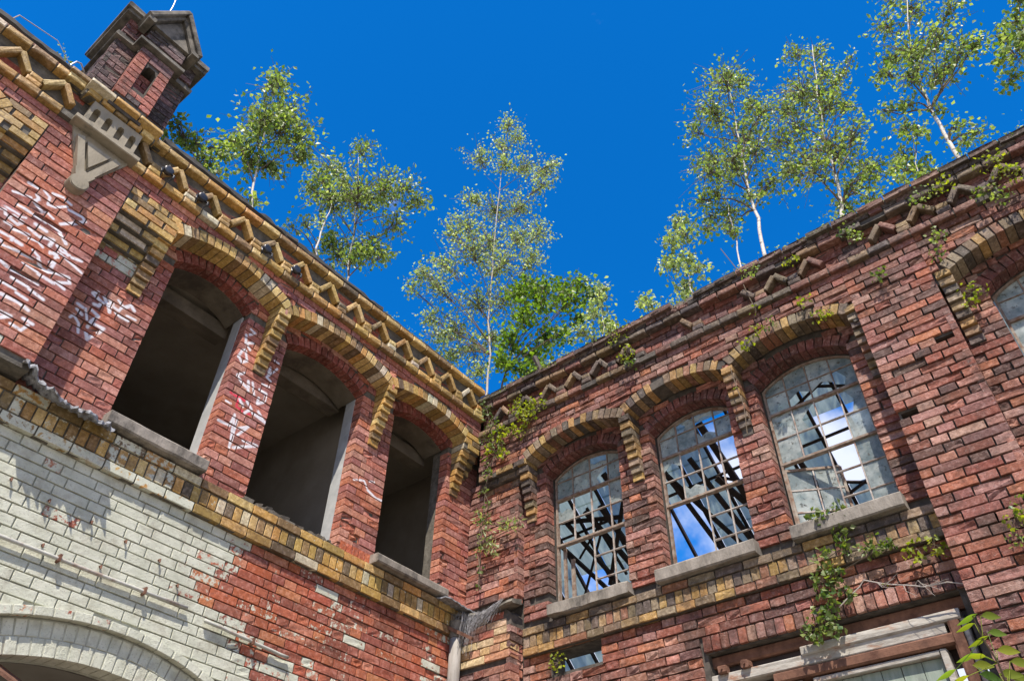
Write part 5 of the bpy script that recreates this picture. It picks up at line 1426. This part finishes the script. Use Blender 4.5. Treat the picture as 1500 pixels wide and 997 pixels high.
# ---------------------------------------------------------------- corner: downpipe, gutter lead, fibres
dp = thing('downpipe', 'stained grey downpipe in the corner below the torn lead gutter', 'pipe', (-.10, -.09, 0))
la = Acc(); la.tube([Vector((-.125, -.075, z)) for z in (0.0, 2, 3.4, 4.2, 4.64)], .058, 14); la.build('pipe_run', M['pipe'], dp, True)
la = Acc(); la.tube([Vector((-.125, -.075, z)) for z in (4.645, 4.70, 4.80)], [.062, .066, .085], 12); la.build('hopper', M['dark_stone'], dp)
la = Acc(); la.box(Vector((-.06, -.12, 4.68)), [Vector((.80, .35, -.45)), Vector((0, 1, 0)), Vector((.4, 0, .9))], (.17, .012, .016), 0, .003); tagp(la.build('strap', M['rust'], dp), 'rusty iron strap across the pipe head')
def sheet(rows_, th, mat, name, label, cat):
    """wrinkled sheet from rows of points, with thickness"""
    la = Acc(); n, m = len(rows_), len(rows_[0])
    top = [Vector(p) for r_ in rows_ for p in r_]; bot = [p - Vector((0, 0, th)) for p in top]
    F = []
    for i in range(n - 1):
        for k in range(m - 1):
            q = (i * m + k, i * m + k + 1, (i + 1) * m + k + 1, (i + 1) * m + k)
            F.append(q); F.append(tuple(x + n * m for x in reversed(q)))
    per = [k for k in range(m)] + [i * m + m - 1 for i in range(1, n)] + [(n - 1) * m + k for k in range(m - 2, -1, -1)] + [i * m for i in range(n - 2, 0, -1)]
    for i in range(len(per)):
        a, b2 = per[i], per[(i + 1) % len(per)]; F.append((a, b2, b2 + n * m, a + n * m))
    la.add(top + bot, F)
    o = la.build(name, mat); o['label'] = label; o['category'] = cat
    return o
rows_ = []
for i in range(34):
    t = i / 33; u = 4.62 - t * .74
    zc = 5.035 - .10 * min(1, t * 2.4)
    out = .12 * (1 - .4 * t) - .05
    rag = R.uniform(-.05, .02)
    rows_.append([WL.pt(u, -.2 + (out + .2 + rag * s * s) * s + R.uniform(-.009, .009), zc + .05 * (1 - s) + R.uniform(-.016, .016) - .028 * s * s + (.03 if t < .12 else 0)) for s in (0, .2, .4, .6, .8, .93, 1.0)])
sheet(rows_, .016, M['lead'], 'torn_flashing', 'crumpled blue-grey lead flashing torn off the ledge beside the wide left pilaster', 'flashing')
rows_ = []
for i in range(16):
    t = i / 15; u = .36 - t * .46
    rows_.append([WL.pt(u, -.2 + .22 * s + R.uniform(-.005, .005), 4.985 - .05 * s - .03 * t + R.uniform(-.008, .008)) for s in (0, .25, .5, .75, 1.0)])
sheet(rows_, .014, M['lead'], 'gutter_flashing', 'small strip of torn lead in the corner above the downpipe', 'flashing')
la = Acc()
for i in range(300):
    x = -.18 + R.random() * .62; y = -.02 - R.random() * .10 if x < 0.0 else -.012 - R.random() * .045
    z = 4.90 - .05 * math.sin(math.pi * max(0, (x + .1) / .5)) + R.uniform(-.02, .01)
    L = R.uniform(.08, .30) * (1.3 if x < .1 else .6); p = Vector((x, y - .01, z)); pts = [p]
    tx = (-.10 - x) * R.uniform(.1, .55)
    for k in range(3):
        p = p + Vector((tx * .33 + R.uniform(-.02, .02), R.uniform(-.012, .012), -L / 3)); pts.append(p)
    la.tube(pts, [.0013] * 4, 3, cap=False)
o = la.build('hanging_fibres', M['cobweb']); o['label'] = 'matted grey fibres and cobweb hanging from the ledge in the corner'; o['category'] = 'cobweb'; o['kind'] = 'stuff'
# rusted sheet in the lower arch
rows_ = []
for i in range(14):
    t = i / 13; u = 4.35 - t * 1.05
    rows_.append([WL.pt(u, -.30 + .16 * s, 3.30 + .06 * math.sin(t * 4.5) - .10 * abs(t - .35) * 2 - .10 * s + R.uniform(-.006, .006)) for s in (0, .33, .66, 1.0)])
sheet(rows_, .02, M['rust'], 'rusted_sheet', 'bent rusty metal sheet in the head of the white painted lower arch', 'metal sheet')
la = Acc(); la.tube([Vector((.80, .02, 7.86)), Vector((.86, .0, 7.70)), Vector((.935, .0, 7.50))], .035, 6)
o = la.build('post_stub', M['steel']); o['label'] = 'short rusty post leaning over the wall top near the corner'; o['category'] = 'post'

# ================================================================ vegetation
def leaf_quads(C, size, droop=.35, aspect=.75):
    """leaf blades: each a folded rhomb of 4 triangles"""
    n = len(C)
    t = NR.normal(size=(n, 3)); t[:, 2] -= droop * 2; t /= np.linalg.norm(t, axis=1)[:, None]
    r = NR.normal(size=(n, 3)); s = np.cross(t, r); s /= np.linalg.norm(s, axis=1)[:, None]
    nn = np.cross(s, t)
    L = size * NR.uniform(.65, 1.35, n)[:, None]; W = L * aspect * .5
    base = C; tip = C + t * L; m = C + t * L * .42
    a = m + s * W + nn * W * .25; b2 = m - s * W + nn * W * .25
    V = np.stack([base, a, tip, b2], 1).reshape(-1, 3)
    F = np.concatenate([np.stack([np.arange(n) * 4, np.arange(n) * 4 + 1, np.arange(n) * 4 + 2], 1), np.stack([np.arange(n) * 4, np.arange(n) * 4 + 2, np.arange(n) * 4 + 3], 1)])
    return V, F
def leaf_mesh(name, C, size, mat, parent, droop=.35, aspect=.75, kind='stuff'):
    if not len(C): return None
    V, F = leaf_quads(np.array(C), size, droop, aspect)
    me = bpy.data.meshes.new(name)
    me.vertices.add(len(V)); me.vertices.foreach_set('co', V.ravel())
    me.loops.add(len(F) * 3); me.loops.foreach_set('vertex_index', F.ravel())
    me.polygons.add(len(F)); me.polygons.foreach_set('loop_start', np.arange(len(F)) * 3); me.polygons.foreach_set('loop_total', np.full(len(F), 3))
    me.update(calc_edges=True); me.shade_flat()
    at = me.attributes.new('rnd', 'FLOAT', 'POINT'); at.data.foreach_set('value', np.repeat(NR.uniform(0, 1, len(C)), 4))
    me.materials.append(mat)
    o = bpy.data.objects.new(name, me); o['kind'] = kind
    return link(o, parent)

def tree(name, base, trunk, blobs, label, cat, lm, size, dens, r0, bark, group='saplings growing on the wall tops', droop=.35, aspect=.75):
    E_ = cat == 'tree' and abs(base[0] - .14) < .05
    if E_:
        blobs = list(blobs) + EXTRA_E
    t = thing(name, label, cat, base, group)
    pts = [Vector(base) - Vector((0, 0, .15))] + [Vector(base)] + [Vector(p) for p in trunk]
    # smooth trunk line
    fine = []
    for i in range(len(pts) - 1):
        for k in range(3):
            q = pts[i].lerp(pts[i + 1], k / 3)
            if i or k: q = q + Vector((R.uniform(-.012, .012), R.uniform(-.012, .012), 0))
            fine.append(q)
    fine.append(pts[-1])
    n = len(fine)
    la = Acc(); la.tube(fine, [.52 * r0 * (1 - .92 * i / (n - 1)) + .002 for i in range(n)], 7)
    tw = Acc()
    leaves = []
    z_lo, z_hi = fine[1].z, fine[-1].z
    cdir = Vector((base[0] - CAM.x, base[1] - CAM.y, 0)).normalized()
    if E_:
        for k_ in (0, 6, 8, 12, 17, 18):
            q = Vector(EXTRA_E[k_][:3]); b0_ = Vector(base) - Vector((0, 0, .1))
            m1 = b0_.lerp(q, .35) + Vector((0, 0, .12)); m3 = b0_.lerp(q, .7) + Vector((R.uniform(-.06, .06), 0, .10))
            tw.tube([b0_, m1, m3, q], [.017, .013, .009, .003], 6, cap=False)
    for bi, (x, y, z, r) in enumerate(blobs):
        r = r * (1.30 if name == 'birch_tree' else 1.15)
        c = Vector((x, y, z)) + cdir * R.uniform(-.7, .7) * min(.5, r * 1.6)
        # limb from the trunk, starting lower than the blob
        tz = min(z_hi - .02, max(z_lo + .12 * (z_hi - z_lo), z - abs((c - Vector(base)).dot(rt)) * 1.0 - r))
        j = min(range(n), key=lambda i: abs(fine[i].z - tz)); s = fine[j]
        mid = s.lerp(c, .5) + Vector((R.uniform(-.08, .08), R.uniform(-.08, .08), R.uniform(-.02, .12)))
        rad = max(.004, r0 * (1 - .85 * j / n) * .42)
        tw.tube([s, s.lerp(mid, .5) + Vector((0, 0, .03)), mid, mid.lerp(c, .55), c], [rad, rad * .8, rad * .6, rad * .45, .003], 5, cap=False)
        nt = max(8, int(56 * r / .25))
        for k in range(nt):
            d = Vector((NR.normal(), NR.normal(), NR.normal() * .9)); d.normalize()
            L = r * (R.random() ** .5) * (1.12 if R.random() < .70 else 1.85)
            e = c + d * L
            st = c.lerp(s, R.uniform(0, .35)) if R.random() < .5 else c + d * L * R.uniform(0, .3)
            m2 = st.lerp(e, .55) + Vector((0, 0, .03)); e = e - Vector((0, 0, L * .12 * droop))
            tw.tube([st, m2, e], [.0035, .0026, .0015], 3, cap=False)
            nl = max(3, int(dens * R.uniform(.5, 1.5)))
            for q in range(nl):
                f = R.uniform(.25, 1.05)
                p = st.lerp(m2, f * 2) if f < .5 else m2.lerp(e, (f - .5) * 2)
                leaves.append((p.x + R.gauss(0, .045), p.y + R.gauss(0, .045), p.z + R.gauss(0, .045)))
    la.build('trunk', bark, t, True)
    o = tw.build('branches', M['twig'], t); o['kind'] = 'stuff'
    leaf_mesh('crown', leaves, size, lm, t, droop, aspect)
    return t
TL = {'A': ('birch_tree', 'young birch tree on the left wall, first full one right of the turret', 'tree', 'leaf_birch', .054, 5.0, .030),
      'B': ('birch_sapling', 'low sparse birch bush right behind the foot of the brick turret', 'tree', 'leaf_birch', .055, 3.4, .014),
      'C': ('birch_tree', 'wide bushy birch tree on the left wall top, midway between turret and corner', 'tree', 'leaf_birch', .046, 5.6, .026),
      'D': ('birch_sapling', 'thin pale birch stem leaning beside the wide birch on the left wall', 'tree', 'leaf_pale', .048, 3.0, .026),
      'E': ('birch_tree', 'tallest birch tree, airy and pointed, growing in the corner between the two walls', 'tree', 'leaf_pale', .042, 6.2, .028),
      'F': ('leafy_shrub', 'bright green broad-leaved shrub leaning right out of the corner birch', 'shrub', 'leaf_green', .060, 4.2, .024),
      'G': ('birch_sapling', 'small pale sapling on the right wall just right of the bright green shrub', 'tree', 'leaf_pale', .052, 4.4, .010),
      'H': ('birch_sapling', 'tiny pale seedling alone on the right wall coping', 'tree', 'leaf_pale', .045, 4.0, .007),
      'I': ('birch_tree', 'birch tree with a bare leaning white trunk on the right wall top', 'tree', 'leaf_birch', .044, 4.6, .050),
      'J': ('birch_sapling', 'thin birch stem left of the bare white trunk on the right wall', 'tree', 'leaf_birch', .048, 3.4, .020),
      'K': ('birch_sapling', 'small leafy birch leftmost of the group on the right wall', 'tree', 'leaf_pale', .050, 5.0, .012),
      'L': ('birch_tree', 'dense upright birch tree in the middle of the right wall top', 'tree', 'leaf_birch', .042, 4.8, .042),
      'M': ('birch_tree', 'open birch tree with a mossy leaning trunk, cut off by the picture top', 'tree', 'leaf_birch', .046, 4.4, .042),
      'N': ('birch_sapling', 'short leafy sapling between the two rightmost large birches', 'tree', 'leaf_birch', .050, 4.4, .012),
      'O': ('birch_tree', 'birch crown reaching in at the upper right corner', 'tree', 'leaf_birch', .052, 4.4, .030)}
EXTRA_E = [(x, y, z, r) for (x, y, z, r) in EXTRA_PTS]
for (k, b0, tr, bl) in TREES:
    nm, lab, cat, lm, size, dens, r0 = TL[k]
    tree(nm, b0, tr, bl, lab, cat, M[lm], size, dens, r0, M['drytwig'] if k == 'E' else (M['bark'] if k != 'F' else M['twig']), droop=.35 if k != 'F' else .1, aspect=.75 if k != 'F' else .95)
# bare twig of a birch left of the turret
la = Acc(); s0 = WL.pt(6.05, -.3, 7.8)
twl = thing('birch_sapling', 'few hanging birch twigs behind the far left parapet', 'tree', s0, 'saplings growing on the wall tops')
tip = [WL.pt(5.62, -.3, 8.35), WL.pt(5.45, -.3, 8.20), WL.pt(5.36, -.3, 7.98)]
la.tube([s0, WL.pt(5.95, -.3, 8.3)] + tip, [.008, .006, .004, .003, .002], 5); la.build('branches', M['drytwig'], twl)
lv = []
for i in range(46):
    f = R.random() * 2; p = tip[int(f)].lerp(tip[int(f) + 1], f - int(f)); lv.append((p.x + R.gauss(0, .02), p.y + R.gauss(0, .02), p.z + R.gauss(0, .03)))
leaf_mesh('crown', lv, .03, M['leaf_pale'], twl)

# ivy and other plants rooted in the masonry: (u, z, radius) clusters
def wall_plant(name, label, cat, clusters, d, lm, size, per, stem=None, group=None, droop=.3, aspect=.9, spread=.7):
    t = thing(name, label, cat, WR.pt(clusters[0][0], d, clusters[0][1]), group)
    st = Acc(); lv = []
    ref = stem or clusters
    if stem:
        st.tube([WR.pt(u, d + .01, z) for u, z in stem], [.0045] * len(stem), 5)
    else:
        cs_ = sorted(clusters, key=lambda c: c[1])
        for a, b2 in zip(cs_[:-1], cs_[1:]):
            st.tube([WR.pt(a[0], d + .01, a[1]), WR.pt((a[0] + b2[0]) / 2 + .01, d + .025, (a[1] + b2[1]) / 2), WR.pt(b2[0], d + .01, b2[1])], [.004] * 3, 4)
        if len(cs_) == 1: st.tube([WR.pt(cs_[0][0], d, cs_[0][1]), WR.pt(cs_[0][0] + .01, d + .04, cs_[0][1] + cs_[0][2] * .4)], [.004, .002], 4)
    for (u, z, r) in clusters:
        for k in range(max(4, int(per * (r / .07) ** 1.3))):
            a = R.uniform(0, 2 * math.pi); q = r * math.sqrt(R.random()) * 1.1
            p = WR.pt(u + math.cos(a) * q, d + R.uniform(.01, .01 + spread * r), z + math.sin(a) * q)
            lv.append(tuple(p))
            if k % 3 == 0: st.tube([WR.pt(u, d + .01, z), p], [.002, .0012], 3, cap=False)
    st.build('stem', M['drytwig'] if name == 'dry_branch' else M['twig'], t)
    leaf_mesh('foliage', lv, size, M[lm], t, droop, aspect)
    return t
wall_plant('ivy', 'long trail of green ivy hanging from the third window sill down to the doorway', 'ivy', IVY, -.14, 'leaf_ivy', .042, 34)
wall_plant('ivy', 'short yellowish climber on the shaded bricks beside the pilaster foot', 'ivy', IVY2, -.14, 'leaf_yellow', .034, 22)
wall_plant('creeper', 'yellow-green creeper clump in the corner below the wall top', 'plant', CORNER_TOP, .03, 'leaf_yellow', .040, 30, droop=.1)
wall_plant('fern', 'pale yellowish fern growing from the corner beside the first window', 'fern', FERN, -.06, 'leaf_pale', .060, 26, droop=.1, aspect=.28, spread=1.2)
v = wall_plant('vine', 'thin bare vine hanging down the corner with a few leaves', 'vine', [(u, z, .03) for u, z in VINE[2:]], .03, 'leaf_ivy', .030, 22, stem=VINE)
v = wall_plant('vine', 'bare twig hanging over the wall below the white birch trunk', 'vine', [(DROOP[-1][0], DROOP[-1][1], .05)], .03, 'leaf_yellow', .03, 14, stem=DROOP)
v = wall_plant('vine', 'bare root trailing down between the second and third window arches', 'vine', [(DROOP2[1][0], DROOP2[1][1], .02)], .01, 'leaf_yellow', .02, 6, stem=DROOP2)
v = wall_plant('dry_branch', 'bleached bare branch lying across the bricks beside the ivy', 'branch', [(TWIG[4][0], TWIG[4][1], .02)], -.12, 'leaf_yellow', .015, 3, stem=TWIG)
la = Acc()
for i in range(9):
    a, b2 = TWIG[3 + i % 4], TWIG[4 + i % 4]; f = R.random(); u = a[0] + (b2[0] - a[0]) * f; z = a[1] + (b2[1] - a[1]) * f
    la.tube([WR.pt(u, -.11, z), WR.pt(u + R.uniform(-.02, .1), -.10, z + R.uniform(-.06, .03)), WR.pt(u + R.uniform(.0, .2), -.09, z + R.uniform(-.12, .05))], [.003, .002, .001], 4)
la.build('side_twigs', M['drytwig'], v)
SL = ['on the third window arch, upper leaf tuft', 'on the crown of the third window arch', 'hanging under the third window arch', 'at the left foot of the third window arch', 'left of the third window arch, in the joints above it',
      'above the corbel beside the far right window', 'below the tuft beside the far right window', 'in the wall above the wide pilaster, upper one', 'in the wall above the wide pilaster, lower one', 'on the bricks right of the third window arch',
      'on the frieze right of the white birch trunk', 'on the frieze under the dense birch', 'at the right edge on the pilaster bricks', 'at the right edge, upper one on the pilaster', 'at the right edge, lowest on the pilaster',
      'below the seedling on the coping', 'spilling over the coping right of the bright shrub', 'under the coping right of the bright shrub', 'large clump on the coping at the far right', 'clump at the right edge of the frieze',
      'on the far right frieze', 'on the coping left of the mossy birch', 'on the coping under the short sapling', 'on the coping at the dense birch', 'under the far right frieze',
      'in the small opening under the yellow band', 'above the joint of second and third arch', 'on the coping by the white birch trunk', 'right of the white birch trunk foot', 'on the frieze right of the dense birch']
for i, (u, z, r, dd) in enumerate(SPOTS):
    wall_plant('wall_weed', 'small green weed ' + SL[i], 'plant', [(u, z, r * 1.35)], dd, R.choice(['leaf_yellow', 'leaf_birch', 'leaf_ivy', 'leaf_yellow']), .032, 26, group='weeds rooted in the right wall')

wall_plant('creeper', 'dark trailing creeper running down the corner between the two walls', 'plant', [(.10, 7.42, .09), (.14, 7.25, .09), (.22, 7.08, .09), (.12, 6.92, .08), (.34, 6.98, .08), (.24, 6.78, .08), (.13, 6.62, .07), (.38, 6.72, .06), (.2, 6.42, .07), (.12, 6.22, .06), (.22, 6.02, .06), (.10, 5.85, .05), (.08, 5.5, .05), (.12, 5.3, .05)], .03, 'leaf_ivy', .034, 17)
# low scrub seeded along the copings
sl = []
for i in range(150):
    if i < 110: p0 = WR.pt(R.uniform(.2, 7.0), .02 + R.uniform(-.10, .06), 7.53)
    else: p0 = WL.pt(R.uniform(0, 4.2), -.05 + R.uniform(-.2, .0), 7.80)
    r = R.choice((.02, .03, .05, .08))
    for k in range(int(420 * r)): sl.append((p0.x + R.gauss(0, r), p0.y + R.gauss(0, r * .6), p0.z + abs(R.gauss(0, r * .9)) - (.06 * R.random() if i < 110 else 0)))
o = leaf_mesh('coping_scrub', sl, .028, M['leaf_birch'], None, .0, .6)
o['label'] = 'low scrub and moss seeded along the tops of both walls'; o['category'] = 'scrub'
# leafy shoot close to the camera, lower right
sh = thing('leafy_shoot', 'bright green leafy shoot close by in the lower right corner', 'plant', tuple(SHOOT[0]))
la = Acc(); base = Vector(SHOOT[0]) + Vector((.1, .1, -.9)); la.tube([base] + [Vector(p) for p in SHOOT], [.006, .005, .0045, .0035, .002], 6); la.build('stem', M['twig'], sh)
for i, (x, y, z, an) in enumerate(SHOOTL):
    p = Vector((x, y, z)); s = min([Vector(q) for q in SHOOT], key=lambda q: (q - p).length)
    ang = math.radians(an); dirv = (rt2 * math.cos(ang) + up2 * (math.sin(ang) * .6 - .12)).normalized()
    side = dirv.cross(fw).normalized(); side = (side + fw * .5).normalized(); nrm = dirv.cross(side).normalized()
    L = R.uniform(.075, .105); W = L * .21
    V = []; F = []
    prof = [0, .55, .95, 1.0, .8, .45, .06]
    for k, pw in enumerate(prof):
        f = k / 6; c = p - dirv * L * .5 + dirv * L * f - Vector((0, 0, 1)) * (f * f) * L * .18
        V += [c + side * W * pw + nrm * W * .25 * pw, c, c - side * W * pw + nrm * W * .25 * pw]
    for k in range(6):
        F += [(k * 3, k * 3 + 1, k * 3 + 4, k * 3 + 3), (k * 3 + 1, k * 3 + 2, k * 3 + 5, k * 3 + 4)]
    la = Acc(); la.add(V, F, 0, R.random()); la.tube([p - dirv * L * .5, s], [.0016, .002], 4, a=.5, cap=False)
    la.build('leaf', M['leaf_yellow'] if i % 3 else M['leaf_green'], sh, True)
print('objects', len(bpy.data.objects), 'tris', sum(len(o.data.polygons) * 2 for o in bpy.data.objects if o.type == 'MESH'))
